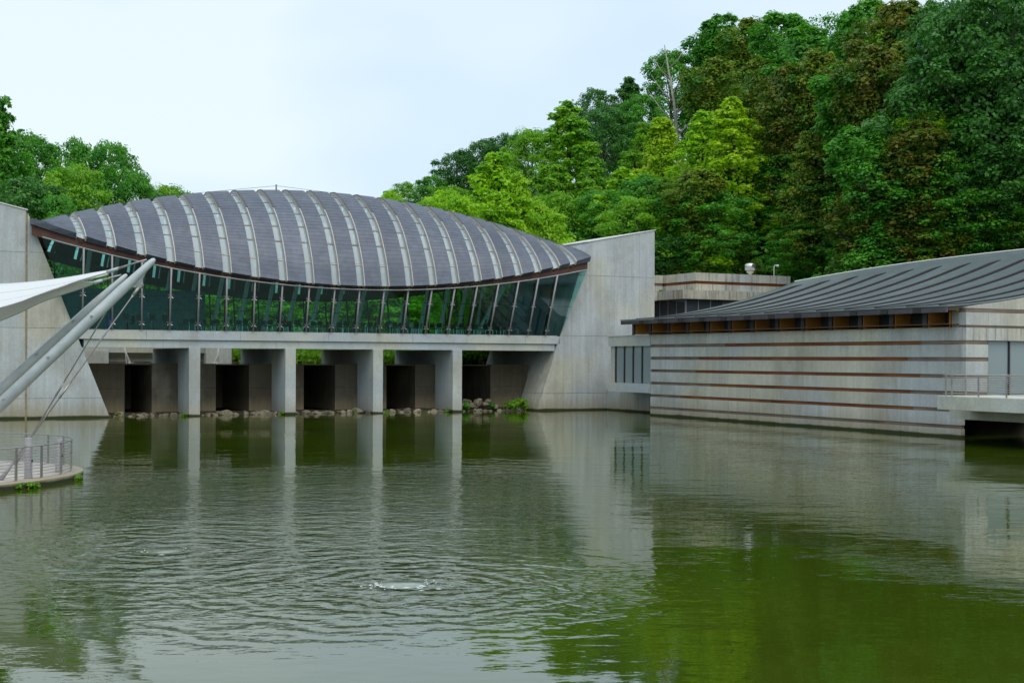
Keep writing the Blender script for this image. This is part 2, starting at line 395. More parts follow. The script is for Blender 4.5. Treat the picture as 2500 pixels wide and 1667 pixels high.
LA = abutment([(-16,-1.6),(4.36,-1.6),(-1.75,13.98),(-16,17.1)], 0, 12, [1.36,6.12,11.2], [-6.6,-4.2,-1.76,.7], W(0,4,0), 'tall pale concrete abutment with slanted edge behind the white canopy', M['stainjoint'])
RA = abutment([(36.78,-1.6),(48.6,-1.6),(48.55,15.1),(42.07,13.81)], 0, 12, [1.4,6.1,11.1], [39.7,42.15,44.6,47.05], W(43,4,0), 'grey concrete abutment with slanted edge at the right end of the bridge', M['joint'])
MB().hexa([W(42.0,-.06,13.83),W(48.66,-.06,15.13),W(48.66,12.1,15.13),W(42.0,12.1,13.83),W(42.0,-.06,13.90),W(48.66,-.06,15.20),W(48.66,12.1,15.20),W(42.0,12.1,13.90)]).build('coping', M['coping'], RA)
MB().hexa([W(-16,-.05,17.12),W(-1.7,-.05,14.0),W(-1.7,12.05,14.0),W(-16,12.05,17.12),W(-16,-.05,17.2),W(-1.7,-.05,14.08),W(-1.7,12.05,14.08),W(-16,12.05,17.2)]).build('coping', M['coping'], LA)

# ------------------------------------------------------------------ the restaurant bridge
BR = thing('glazed_bridge', W(20,6,4.85), 'glazed restaurant bridge with ribbed dark copper barrel roof over the pond', 'bridge')
SK = [1.62,3.60,5.63,7.66,9.65,11.62,13.68,15.74,17.78,19.76,21.72,23.68,25.65,27.60,29.52,31.42,33.26,35.02,36.76,38.46,40.04]
MUL = [1.85,3.86,5.84,7.78,9.77,11.81,13.81,15.78,17.8,19.74,21.7,23.62,25.54,27.4,29.28,31.1,32.93,34.66,36.4,38.05]
def s_left(z): return 3.73-.391*z
def s_right(z): return 37.33+.3432*z
def ze(s): return 9.5+2.45*((s-21.5)/19)**2
def bow(s): return ((s-20.8)/20.5)**2
def ztube(s): return ze(s)-.14-.48*bow(s)
MID = [(0,0),(.065,.215),(.17,.415),(.29,.59),(.45,.74),(.70,.895),(1,1)]
END = [(0,0),(.12,.22),(.26,.40),(.40,.55),(.58,.73),(.78,.88),(1,1)]
def cat(P, q):
    x = q*(len(P)-1); i = min(int(x), len(P)-2); k = x-i
    g = lambda j: np.array(P[j]) if 0 <= j < len(P) else (2*np.array(P[0])-np.array(P[1]) if j < 0 else np.array([2*P[-1][0]-P[-2][0], P[-2][1]]))
    a,b,c,d = g(i-1),g(i),g(i+1),g(i+2)
    return .5*((2*b)+(-a+c)*k+(2*a-5*b+4*c-d)*k*k+(-a+3*b-3*c+d)*k**3)
def prof(s, q):   # q 0 front eave, 1 ridge, 2 back eave
    e = min(bow(s),1.25); z0 = ze(s); zr = max(17.05-3.4*e, z0+.15); tr = 6.2-2.2*e; te = -.9
    m = q > 1; qq = 2-q if m else q
    f = (1-e)*cat(MID, qq)+e*cat(END, qq) if e < 1 else cat(END, qq)
    t = te+(tr-te)*f[0]; z = z0+(zr-z0)*f[1]
    if m: t = tr+(13.2-tr)*(1-f[0])
    return t, z
def pnorm(s, q):
    a = prof(s, max(0,q-.02)); b = prof(s, min(2,q+.02)); d = Vector((b[0]-a[0], b[1]-a[1])).normalized(); return -d.y, d.x
def rp(s, q, off):
    t,z = prof(s,q); n = pnorm(s,q); return W(s, t+n[0]*off, z+n[1]*off)
NC = 56
def roof_panel(s0, s1):
    mb = MB(); course = []; ss = np.linspace(s0,s1,4)
    for i in range(NC):
        q0, q1 = 2*i/NC, 2*(i+1)/NC; lo, hi = (.32,.311) if q0 < 1 else (.311,.32)
        r0 = [rp(s,q0,lo) for s in ss]; r1 = [rp(s,q1,hi) for s in ss]; c = random.random()
        mb.grid([r0,r1]); course += [c]*3
        nx = [rp(s,q1,.32 if q1 < 1 else .311) for s in ss]; mb.grid([r1,nx]); course += [c]*3
    for s in (s0,s1):
        for i in range(NC):
            q0, q1 = 2*i/NC, 2*(i+1)/NC
            mb.quad(rp(s,q0,-.1),rp(s,q1,-.1),rp(s,q1,.305),rp(s,q0,.305)); course.append(.5)
    for s_a,s_b in zip(ss[:-1],ss[1:]):
        mb.quad(rp(s_a,0,-.1),rp(s_b,0,-.1),rp(s_b,0,.32),rp(s_a,0,.32)); course.append(.4)
    o = mb.build('roof_panel', M['roof'], BR)
    at_ = o.data.attributes.new('course','FLOAT','FACE'); at_.data.foreach_set('value', course)
    ins = MB(); ins.grid([[rp(s,2*i/16,-.12) for s in (s0,s1)] for i in range(17)]); ins.build('ceiling', M['glulam'], o)
HWS = .325
edges = [(-1.55, SK[0]-HWS)]+[(a+HWS, b-HWS) for a,b in zip(SK[:-1],SK[1:])]+[(SK[-1]+HWS, 41.7)]
for a,b in edges: roof_panel(a,b)
QP = [0,.17,.34,.50,.66,.80,.92,1.08,1.22,1.40,1.6,1.8,2.0]
for s in SK:
    fr = MB(); n = 40
    for sg in (-1,1):
        a = s+sg*HWS; wdt = .075 if sg > 0 else .035; a0, a1 = (a-wdt, a+.02) if sg > 0 else (a-.02, a+wdt)
        hh = .30 if sg > 0 else .10
        for i in range(n):
            q0,q1 = 2*i/n, 2*(i+1)/n
            fr.hexa([rp(a0,q0,-.1),rp(a1,q0,-.1),rp(a1,q1,-.1),rp(a0,q1,-.1),rp(a0,q0,hh),rp(a1,q0,hh),rp(a1,q1,hh),rp(a0,q1,hh)])
    for j,q in enumerate(QP[1:-1]):
        h = .003 if j != 0 else .006
        fr.hexa([rp(s-HWS,q-h,-.02),rp(s+HWS,q-h,-.02),rp(s+HWS,q+h,-.02),rp(s-HWS,q+h,-.02),rp(s-HWS,q-h,.06),rp(s+HWS,q-h,.06),rp(s+HWS,q+h,.045),rp(s-HWS,q+h,.045)])
    sky_ = fr.build('skylight', M['trim'], BR)
    for j in range(len(QP)-1):
        q0,q1 = QP[j]+.008, QP[j+1]-.008; rows = [[rp(x,q,.03) for x in (s-HWS+.034,s+HWS-.074)] for q in np.linspace(q0,q1,4)]
        MB().grid(rows).build('pane', M['skyglass'] if QP[j] < 1 else M['skyclear'], sky_)
    cp = MB()    # dark hood over the step at the ridge
    for i in range(10):
        q0,q1 = .70+.045*i, .745+.045*i
        cp.hexa([rp(s+HWS-.10,q0,.323),rp(s+HWS+.05,q0,.323),rp(s+HWS+.05,q1,.323),rp(s+HWS-.10,q1,.323),rp(s+HWS-.10,q0,.35),rp(s+HWS+.05,q0,.35),rp(s+HWS+.05,q1,.35),rp(s+HWS-.10,q1,.35)])
    cp.build('hood', M['copper_fascia'], sky_)
    rb = MB()
    for i in range(20):
        q0,q1 = .1*i,.1*(i+1); rb.hexa([rp(s-.1,q0,-.55),rp(s+.1,q0,-.55),rp(s+.1,q1,-.55),rp(s-.1,q1,-.55),rp(s-.1,q0,-.14),rp(s+.1,q0,-.14),rp(s+.1,q1,-.14),rp(s-.1,q1,-.14)])
    rb.build('rib', M['glulam'], BR)
# eave beam, glazing head tube
fb = MB(); S_ = np.linspace(-1.5,41.6,60)
for a,b in zip(S_[:-1],S_[1:]):
    za,zb = ze(a),ze(b); d0,d1 = .03+.62*bow(a), .03+.62*bow(b)
    fb.hexa([W(a,-.62,za-d0),W(b,-.62,zb-d1),W(b,-.38,zb-d1),W(a,-.38,za-d0),W(a,-.66,za+.05),W(b,-.66,zb+.05),W(b,-.38,zb+.05),W(a,-.38,za+.05)])
fb.build('eave_beam', M['rust'], BR)
MB().tube([W(s,-.98-.05*bow(s),ztube(s)-.06) for s in np.linspace(-.9,41.2,60)], .055, 8).build('head_tube', M['mull'], BR, True)
MB().tube([W(s,5.5,zz) for s,zz in ((-1.6,13.5),(8,16.1),(17.2,17.5))]+[W(s,5.5,zz) for s,zz in ((26,17.0),(33,15.7),(39,14.2))], .014, 5).build('roof_cable', M['darksteel'], BR)
MB().tube([W(17.2,5.5,16.8),W(17.2,5.5,17.6)], .07, 6).build('cable_post', M['mull'], BR)
# deck
for a,b,z0,z1,t0,nm in ((1.6,39.4,5.42,6.03,0.,'deck_slab'),(2.0,39.0,4.85,5.395,.16,'deck_beam')):
    jt = [a,7.4,15.6,24.2,32.6,b]
    if nm == 'deck_slab': jt = [a,6.2,12.9,19.6,26.4,36.2,b]
    for i in range(len(jt)-1):
        MB().box(jt[i]+.008,jt[i+1]-.008,t0,t0+1.6,z0,z1).build(nm, M['conc_beam'], BR)
MB().box(1.8,39.2,1.65,11.9,4.95,6.0).build('floor_plate', M['conc_dark'], BR)
MB().box(1.8,39.2,.05,11.9,6.035,6.09).build('sill', M['white'], BR)
for a in (9.2,16.28,23.17,29.82):
    MB().box(a,a+.8,.03,12.,-1.5,4.845).build('pier', M['conc_beam'], BR, bevel=.02)
# glazing
def tg(z): return -.02-.235*(z-6.1)
def bar(m, a, b, r): m.tube([a,b], r, 6)
for i,sb in enumerate(MUL):
    st = SK[i] if i else SK[0]+.1; zt = ztube(st)-.05
    tp = (st, tg(zt)-.08, zt)
    mu = MB(); bar(mu, W(sb,-.02-.08,6.09), W(*tp), .072); mo = mu.build('mullion', M['mull'], BR, True)
    mu = MB(); k = .08
    mu.hexa([W(sb-k*.4,.12,6.09),W(sb+k*.4,.12,6.09),W(sb+k*.4,.42,6.09),W(sb-k*.4,.42,6.09),W(st-k*.4,tg(zt)+.12,zt),W(st+k*.4,tg(zt)+.12,zt),W(st+k*.4,tg(zt)+.42,zt),W(st-k*.4,tg(zt)+.42,zt)])
    mu.build('fin', M['darksteel'], mo)
    for zc in (6.55,8.45):
        if zc > zt-.3: continue
        f = (zc-6.09)/(zt-6.09); sc_ = sb+(st-sb)*f; cl = MB()
        for dx,dz in ((-.19,.13),(.19,.13),(-.19,-.13),(.19,-.13)): bar(cl, W(sc_,tg(zc)-.07,zc), W(sc_+dx,tg(zc)-.10,zc+dz), .02)
        cl.build('clamp', M['chrome'], mo)
def glaze(sA0,sA1,sB0,sB1,z0,zA,zB,mat,tf,nm):
    e = [random.gauss(0,.012) for _ in range(3)]
    g = MB(); g.quad(W(sA0,tf(z0)+e[0],z0),W(sB0,tf(z0)+e[1],z0),W(sB1,tf(zB)+e[1]+e[2],zB),W(sA1,tf(zA)+e[0]+e[2],zA)); return g.build(nm, mat, BR)
BASE = [None]+MUL+[None]
def line_s(i, z):
    if i < 0: return s_left(z)+.02
    if i >= len(MUL): return s_right(z)-.02
    sb = MUL[i]; st = SK[i] if i else SK[0]+.1; zt = ztube(st); return sb+(st-sb)*(z-6.09)/(zt-6.09)
for i in range(-1, len(MUL)):
    tops = [ztube(line_s(j, 11.))-.06 for j in (i,i+1)]
    zl = [6.10,8.45,99] if min(tops) > 8.9 else [6.10,99]
    for z0,z1 in zip(zl[:-1],zl[1:]):
        zA,zB = min(z1,tops[0]),min(z1,tops[1]); g = .012
        glaze(line_s(i,z0)+g, line_s(i,zA)+g, line_s(i+1,z0)-g, line_s(i+1,zB)-g, z0+g, zA-g, zB-g, M['glass'], tg, 'glass_pane')
for i in range(-1, len(MUL)):
    for zt_ in (8.45,7.55):
        a_,b_ = line_s(i,zt_)+.05, line_s(i+1,zt_)-.05
        if zt_ == 8.45 or i % 3 != 1: MB().tube([W(a_,tg(zt_)+(.03 if zt_ > 8 else .5),zt_),W(b_,tg(zt_)+(.03 if zt_ > 8 else .5),zt_)], .016, 5).build('transom', M['darksteel'], BR)
# back glazing, ends of the room
tb = lambda z: 11.8+.235*(z-6.1)*.9
for i in range(0, len(MUL), 1):
    a = MUL[i]; b = MUL[i+1] if i+1 < len(MUL) else 39.6
    ta,tb_ = ztube(a)-.3, ztube(b)-.3
    glaze(a+.02,a+.02,b-.02,b-.02,6.1,ta,tb_,M['glass_back'],tb,'glass_pane')
    mu = MB(); mu.tube([W(a,11.8,6.1),W(a,tb(ta),ta)], .07, 6); mu.build('mullion', M['darksteel'], BR, True)
MB().box(1.2,39.5,11.75,11.95,6.06,6.22).build('sill', M['darksteel'], BR)
bm_ = MB()
for a,b in zip(S_[:-1],S_[1:]): bm_.hexa([W(a,12.6,ze(a)-.6),W(b,12.6,ze(b)-.6),W(b,13.0,ze(b)-.6),W(a,13.0,ze(a)-.6),W(a,12.6,ze(a)),W(b,12.6,ze(b)),W(b,13.0,ze(b)),W(a,13.0,ze(a))])
bm_.build('eave_beam', M['rust'], BR)
# pale raking tubes added in place of skylight reflections on the glazing
for i in range(1,len(SK)-1,1):
    s = SK[i]
    MB().tube([W(s-.35,9.6,6.3),W(s+.25,8.6,ze(s)+.9)], .17, 8).build('strut', M['white'], BR, True)
MB().hexa([W(34.2,5,6.1),W(34.6,5,6.1),W(34.6,5.3,6.1),W(34.2,5.3,6.1),W(36.2,4,10.6),W(36.8,4,10.6),W(36.8,4.3,10.6),W(36.2,4.3,10.6)]).build('strut', M['cream'], BR)
# kitchen block at the left end, stair wall at the right end
MB().box(1.,12.4,8.2,11.,6.1,9.3).build('servery_wall', M['teal_wall'], BR)
MB().box(36.6,40.2,3.5,11.,6.1,9.4).build('stair_wall', M['darkpane'], BR)

# ------------------------------------------------------------------ weir between the piers
WE = thing('weir_wall', W(20,4,0), 'dark silted concrete weir wall standing under the bridge between the piers', 'weir')
ops = [(5.38,7.31),(12.01,14.52),(18.81,21.33),(25.61,28.06),(32.18,34.78)]
segs = []; a = 2.6
for o0,o1 in ops: segs.append((a,o0)); a = o1
segs.append((a,38.2)); cut = [9.19,10.01,16.27,17.09,23.16,23.98,29.81,30.63]
for a,b in segs:
    xs_ = [a]+[c for c in cut if a < c < b]+[b]
    for c,d in zip(xs_[:-1],xs_[1:]):
        if d-c < .83 and c in cut: continue
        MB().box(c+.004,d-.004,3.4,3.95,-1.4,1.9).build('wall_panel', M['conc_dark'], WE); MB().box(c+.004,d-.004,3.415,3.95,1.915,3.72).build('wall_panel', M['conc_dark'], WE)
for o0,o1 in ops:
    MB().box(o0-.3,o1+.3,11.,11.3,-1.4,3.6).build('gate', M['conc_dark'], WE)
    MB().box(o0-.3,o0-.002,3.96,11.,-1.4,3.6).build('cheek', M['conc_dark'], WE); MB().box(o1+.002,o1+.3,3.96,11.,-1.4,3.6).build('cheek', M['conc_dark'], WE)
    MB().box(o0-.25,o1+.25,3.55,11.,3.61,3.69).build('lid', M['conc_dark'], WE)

# ------------------------------------------------------------------ far building across the upper pond
FBM = M['conc_panel']
FB = thing('low_gallery', W(10,26,3.6), 'low pale concrete gallery seen under the bridge across the upper pond', 'building')
MB().box(-6,18.2,25.6,30,3.4,4.50).build('wall', FBM, FB); MB().box(-6,18.0,24.9,31,4.56,6.3).build('parapet', FBM, FB)
MB().box(5.9,8.1,24.6,26,3.4,4.7).build('pier', FBM, FB); MB().box(16.6,18.9,24.3,26,3.4,6.2).build('pier', FBM, FB)
for k,(a,b,lab) in enumerate(((8.35,9.05,'white steel strut leaning to the right seen under the bridge near the left abutment'),(16.65,16.40,'white steel strut standing nearly upright seen under the bridge beside the first pier'))):
    m = thing('canopy_strut', W(b,20,3.6), lab, 'strut', 'white struts by the upper pond')
    d = MB(); d.tube([W(b,20,3.6),W((a+b)/2,20,4.4),W(a,20,5.6)], [.10,.09,.04], 8).build('tube', M['white'], m, True)
    MB().tube([W(b-.3,20,3.6),W((a+b)/2-.05,20,4.3)], .04, 6).build('stay', M['white'], m)
    MB().bx((W(b,20,0)[0],W(b,20,0)[1],3.66), (.5,.4,.12), ANG).build('foot', M['white'], m)

# ------------------------------------------------------------------ striped gallery on the right
GA = thing('striped_gallery', W(50,-25,0), 'striped concrete and cedar gallery with a sweeping dark copper roof', 'building')
SWA = 41.5
bands = [(.48,.68),(1.39,1.60),(2.32,2.53),(3.25,3.46),(4.18,4.41),(5.10,5.33)]
cz = [-1.4]+[x for b in bands for x in b]+[6.05]
tj = [-10.2,-11.6,-13.5,-15.4,-17.3,-19.9,-22.4,-24.9,-27.8,-33.0,-36.4,-41.0]
MB().box(SWA+.30,60,-40.6,-10.3,2.31,6.0).build('core', M['joint'], GA); MB().box(SWA+.30,60,-34.5,-10.3,-1.4,2.30).build('core', M['joint'], GA)
for i in range(0,len(cz),2):
    for j in range(len(tj)-1):
        MB().box(SWA+random.uniform(-.006,.006),SWA+.28,tj[j+1]+.008,tj[j]-.008,cz[i],cz[i+1]).build('concrete_panel', M['conc_panel'], GA)
for i,(a,b) in enumerate(bands):
    t = -10.3
    while t > -40.8:
        L = random.uniform(2.2,5.0); e = max(t-L,-40.95)
        if e < -39.6: e = -40.95
        far = t > -13.5-(.5*i if i > 2 else 0) or i == 0 or e < -39.
        mt = M['wood2'] if far else random.choice([M['wood1'],M['wood1'],M['wood3']])
        MB().box(SWA+.05+random.uniform(-.015,.015),SWA+.27,e+.006,t-.006,a+.006,b-.006).build('plank', mt, GA); t = e
# clerestory under the eave: posts and cedar-lined boxes
tp = [-7.96+2.5-2.5]+[-10.3-2.55*i for i in range(12)]
tp = [-7.96,-10.26,-12.7,-15.15,-17.64,-20.16,-22.68,-25.27,-27.84,-30.46,-33.1,-35.73,-38.36]
for i,t in enumerate(tp):
    MB().box(SWA-.12,SWA+.12,t-.16,t+.16,6.055,6.93).build('post', M['copper_fascia'], GA)
    e = tp[i+1] if i+1 < len(tp) else -40.3
    bxm = MB(); t0,t1 = t-.17,e+.17
    # each box: side cheeks, floor and back of cedar boards
    bxm.box(SWA+.0,SWA+1.25,t0-.05,t0,6.06,6.93); bxm.box(SWA+.0,SWA+1.25,t1,t1+.05,6.06,6.93); bxm.box(SWA+.0,SWA+1.25,t1+.05,t0-.05,6.055,6.075)
    cb = bxm.build('cedar_box', M['wood4'], GA); MB().box(SWA+1.2,SWA+1.24,t1+.05,t0-.05,6.08,6.92).build('pane', M['darkpane'], cb)
MB().box(SWA+.10,SWA+.3,-40.98,-40.2,6.055,6.95).build('end_post', M['conc_panel'], GA)
MB().box(SWA-.3,SWA+3,-40.9,-7.6,6.935,6.98).build('soffit', M['glulam'], GA)
# roof
def zr_(x): return 7.17+.06*x+.0085*x*x
def sedge(t): return 57.0+4.2*(1-math.exp((t+7.5)/9.))
TE = np.linspace(-7.9,-41.05,40); XF = np.linspace(0,1,26)
top = [[(40.25+(sedge(t)-40.25)*f) for f in XF] for t in TE]
rf = MB(); rf.grid([[W(s,t,zr_(s-40.25)) for s in row] for t,row in zip(TE,top)]); rf.build('roof', M['copper'], GA, True, thick=.08)
ROOF = GA.children[-1]
for i in range(13):
    t = -10.1-2.55*i; t = t if t > -40.6 else -40.6; send = sedge(t)-2.1
    b = MB(); k = 18
    for q in range(k):
        s0 = 40.3+(send-40.3)*q/k; s1 = 40.3+(send-40.3)*(q+1)/k; hA = .05+.10*q/k; hB = .05+.10*(q+1)/k; h0,h1 = zr_(s0-40.25)+.042, zr_(s1-40.25)+.042
        if q == k-1: hB = .03
        b.hexa([W(s0,t-.1,h0),W(s1,t-.1,h1),W(s1,t+.1,h1),W(s0,t+.1,h0),W(s0,t-.1,h0+hA),W(s1,t-.1,h1+hB),W(s1,t+.1,h1+hB),W(s0,t+.1,h0+hA)])
    b.build('batten', M['copper_dark'], ROOF)
ft = [-7.9]+[-10.84-2.55*i for i in range(12)]
MB().box(40.27,40.45,-41.03,-7.92,6.84,7.12).build('fascia', M['copper_fascia'], ROOF)
for i in range(12):
    t = -10.84-2.55*i
    MB().box(40.23,40.27,t-.30,t+.30,6.86,7.10).build('fascia_tab', M['copper_dark'], ROOF)
eg = MB(); eg.tube([W(sedge(t)-.05,t,zr_(sedge(t)-40.3)+.06) for t in TE[:36]], .06, 5); eg.build('ridge_trim', M['coping'], ROOF)
MB().hexa([W(41,-40.8,6.2),W(60,-40.8,6.2),W(60,-10,6.2),W(41,-10,6.2),W(41,-40.8,6.25),W(60,-40.8,6.25),W(60,-10,6.25),W(41,-10,6.25)]).build('ceiling', M['glulam'], GA)
# gable end facing the camera
GT = -41.0
gz = [-1.4,.49,.67,1.40,1.59,2.33,2.52,3.26,3.45,4.19,4.40,5.11,5.33,6.02,6.16,6.86,7.08]
for i in range(len(gz)-1):
    conc_ = i % 2 == 0; z0,z1 = gz[i],gz[i+1]; up = z0 >= 5.3
    s1 = 58 if up else 43.2; off = 0 if conc_ else .05
    if z1 < 2.3: continue
    if conc_:
        js = [41.51,43.2,46.,49.,52.,58.] if up else [41.51,43.2]
        for a,b in zip(js[:-1],js[1:]): MB().box(a+.006,b-.006,GT-.30+off,GT+.25,z0+.002,z1-.002).build('concrete_panel', M['conc_drip'] if z0 > 5.2 and z0 < 5.5 else M['conc_panel'], GA)
    else: MB().box(41.55,s1,GT-.30+off,GT+.24,z0+.002,z1-.002).build('plank', M['wood2'], GA)
gp = [(s, zr_(s-40.25)-.06) for s in np.linspace(43.0,58,12)]
MB().prism([(41.6,7.085)]+[(58,7.085)]+[(s,max(z,7.09)) for s,z in reversed(gp)]+[(41.6,7.15)], GT-.28, GT+.2).build('gable', M['conc_panel'], GA)
# wing with tall windows and a balcony
for i,(a,b) in enumerate(((43.35,44.95),(45.05,46.65),(46.75,48.35),(48.45,50.05),(50.15,51.75),(51.85,53.45))):
    wn = MB().box(a-.09,a,GT-.16,GT,2.35,5.30).build('window', M['darksteel'], GA)
    MB().box(a,b,GT-.06,GT-.03,2.35,5.30).build('pane', M['blind'], wn)
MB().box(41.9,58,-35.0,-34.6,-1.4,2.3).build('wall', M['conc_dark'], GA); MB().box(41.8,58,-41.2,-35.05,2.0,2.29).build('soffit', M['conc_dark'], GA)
BA = thing('balcony', W(44,-50,2.4), 'pale concrete balcony with steel rails at the near end of the striped gallery', 'balcony')
MB().box(36.9,56,-66,-43.8,1.72,2.42).build('slab', M['conc_beam'], BA, bevel=.02)
MB().box(39.2,56,-66,-42.4,1.15,1.715).build('beam', M['conc_panel'], BA)
for (s,t) in [(37.1,-44.2)]+[(37.1,-44.6-1.75*i) for i in range(9)]+[(37.1+1.6*i,-44.0) for i in range(1,6)]:
    MB().box(s-.03,s+.03,t-.03,t+.03,2.42,3.50).build('post', M['stainless'], BA)
for i in range(9):
    z = 2.56+.115*i
    rl = MB(); rl.tube([W(46,-44.0,z),W(37.1,-44.0,z),W(37.1,-62,z)], .013 if i < 8 else .024, 5); rl.build('rail', M['stainless'], BA)

# ------------------------------------------------------------------ glazed link between abutment and gallery
LK = thing('glazed_link', W(44,-7,0), 'small concrete link block with four tall grey panes beside the right abutment', 'building')
MB().box(41.46,50,-10.18,-4.2,5.22,6.02).build('roof_slab', M['conc_beam'], LK); MB().box(41.4,50,-10.16,-4.15,6.02,6.10).build('roof_trim', M['white'], LK)
MB().box(41.46,50,-10.18,-4.2,1.66,2.36).build('floor_slab', M['conc_beam'], LK)
MB().box(43.9,50,-10.18,-.01,-1.4,1.655).build('base_wall', M['conc'], LK)
MB().box(44.,50,-10.1,-4.4,2.37,5.21).build('core', M['darkpane'], LK)
for i in range(4):
    t = -5.05-1.27*i; wn = MB().box(41.58,41.76,t-.06,t+.05,2.37,5.21).build('window_frame', M['darksteel'], LK)
    MB().box(41.68,41.71,t-1.21,t-.06,2.38,5.20).build('pane', M['blind'], wn)
MB().box(41.62,43.9,-4.9,-4.3,2.37,5.21).build('end_wall', M['conc'], LK)

# ------------------------------------------------------------------ upper concrete building
UB = thing('upper_building', W(60,8,3), 'upper concrete building with rusty bands and drip-stained parapet behind the gallery roof', 'building')
for z0,z1,off,m in ((11.29,12.03,0,'conc_drip'),(11.02,11.285,.1,'wood1'),(10.38,11.015,0,'conc_drip')):
    MB().box(55.6+off,66.4-off,4.+off,14,z0,z1).build('parapet_band' if m != 'wood1' else 'plank', M[m], UB)
    MB().box(47,55.55,9.1+off,14,z0,z1).build('parapet_band' if m != 'wood1' else 'plank', M[m if m != 'wood1' else 'wood2'], UB)
for a,b in ((53.4,57.9),(57.92,60.6),(60.62,68)): MB().box(a,b,2.75,9.05,9.58,10.375).build('slab_panel', M['conc_drip'], UB)
MB().box(49.2,53.38,6.8,9.0,9.55,10.3).build('slab_panel', M['conc_drip'], UB)
MB().box(54.2,68,3.6,9.05,2,7.0).build('wall', M['conc_panel'], UB); MB().box(58.2,68,3.4,9.04,7.0,9.24).build('wall', M['conc_drip'], UB); MB().box(58.2,68,3.45,9.04,9.245,9.57).build('plank', M['wood2'], UB)
MB().box(47,54.1,9.06,14,2,10.3).build('wall', M['conc_panel'], UB)
MB().box(55,58,4.6,9,7.,9.5).build('room', M['darksteel'], UB)
for i in range(4):
    t = 3.5+1.35*i; wn = MB().box(54.12,54.22,t-.04,t+.04,7.0,9.57).build('window_frame', M['mull'], UB); MB().box(54.16,54.19,t+.05,t+1.3,7.02,9.56).build('pane', M['darkpane'], wn)
for i in range(3):
    s = 54.2+1.33*i; wn = MB().box(s-.04,s+.04,3.42,3.52,7.0,9.57).build('window_frame', M['mull'], UB); MB().box(s+.05,s+1.28,3.46,3.49,7.02,9.56).build('pane', M['darkpane'], wn)
vb = W(64.0,7,0)
VN = thing('exhaust_vent', (vb[0],vb[1],12.0), 'round silver exhaust vent on the roof of the upper building', 'vent')
def lathe(mb, c, prof_, seg=16):
    rows = [[(c[0]+r*math.cos(2*math.pi*k/seg), c[1]+r*math.sin(2*math.pi*k/seg), z) for k in range(seg+1)] for r,z in prof_]; mb.grid(rows); return mb
lathe(MB(), vb, [(0,12.0),(.16,12.0),(.16,12.35),(.32,12.45),(.36,12.6)]).build('neck', M['chrome'], VN, True)
lathe(MB(), vb, [(.30,12.6),(.52,12.72),(.55,13.2),(.45,13.32),(0,13.36)]).build('hood', M['chrome'], VN, True)
MB().bx((vb[0],vb[1],12.08),(.9,.7,.16),ANG).build('curb', M['coping'], VN)
lb = W(65.4,5.2,0); LP = thing('hooked_lamp', (lb[0],lb[1],12.), 'small white hooked lamp post on the roof beside the silver vent', 'lamp')
MB().tube([(lb[0],lb[1],12.),(lb[0],lb[1],12.95),(lb[0]+.1,lb[1],13.1),(lb[0]+.3,lb[1]-.1,13.12)], .045, 6).build('pole', M['white'], LP, True)
lathe(MB(), (lb[0]+.34,lb[1]-.1), [(0,13.17),(.12,13.12),(.14,13.0),(0,12.94)], 10).build('lamp_head', M['white'], LP, True)

# ------------------------------------------------------------------ round platform with railing, lower left
def chaikin(P, n=3, closed=False):
    for _ in range(n):
        Q = [P[0]]
        for a,b in zip(P[:-1],P[1:]): Q += [(a[0]*.75+b[0]*.25,a[1]*.75+b[1]*.25),(a[0]*.25+b[0]*.75,a[1]*.25+b[1]*.75)]
        P = Q+[P[-1]]
    return P
rimp = [(-26,33.5),(-19.5,36.2),(-16.2,40.0),(-15.15,42.6),(-14.78,44.6),(-15.0,46.4),(-15.75,48.0),(-16.95,49.3),(-17.95,49.95),(-19.3,50.4),(-23,50.9),(-28,50.8)]
rim = chaikin(rimp, 2)
def inset(P, d):
    out = []
    for i,p in enumerate(P):
        a = P[max(i-1,0)]; b = P[min(i+1,len(P)-1)]; dx,dy = b[0]-a[0],b[1]-a[1]; L = math.hypot(dx,dy); out.append((p[0]-dy/L*d, p[1]+dx/L*d))
    return out
PL = thing('viewing_platform', (-20,44,0), 'rounded concrete viewing platform standing in the pond at the lower left', 'platform')
ring = inset(rim,.42)
MB().slab(rim, -.6, .22).build('rim', M['rim'], PL, bevel=.02); MB().slab(ring, .1, .235).build('deck', M['asphaltdeck'], PL)
RL = thing('curved_railing', (-16,45,.24), 'curved stainless railing with thin horizontal rails around the viewing platform', 'railing')
rl = [p for p in inset(rim,.36)]
def along(P, step, start=0):
    out=[]; d=-start; 
    for a,b in zip(P[:-1],P[1:]):
        L=math.hypot(b[0]-a[0],b[1]-a[1]); 
        while d < L:
            if d>=0: out.append((a[0]+(b[0]-a[0])*d/L,a[1]+(b[1]-a[1])*d/L,math.atan2(b[1]-a[1],b[0]-a[0])))
            d+=step
        d-=L
    return out
for x,y,a in along(rl,1.28,.4): MB().bx((x,y,.24+.53),(.035,.10,1.06),a+math.pi/2).build('post', M['stainless'], RL)
for i in range(10):
    z = .36+.1*i; r = .011 if i < 9 else .026
    MB().tube([(x,y,z+(.03 if i==9 else 0)) for x,y in rl], r, 5).build('rail', M['stainless'], RL)
for (x,y,h,r,lab) in ((-15.72,42.9,1.32,.125,'taller stainless light column behind the platform railing, left of the pair'),(-15.55,45.3,1.12,.12,'shorter stainless light column behind the platform railing, near its rounded tip')):
    b = thing('light_column', (x,y,.235), lab, 'column', 'light columns on the platform')
    lathe(MB(),(x,y),[(0,.235),(r*1.15,.236),(r*1.15,.27),(r,.28),(r,.235+h-.03),(r-.02,.235+h),(0,.235+h)],18).build('shaft', M['mull'], b, True)
    MB().bx((x+r,y-.02,.8),(.05,.06,.09)).build('fitting', M['darksteel'], b)

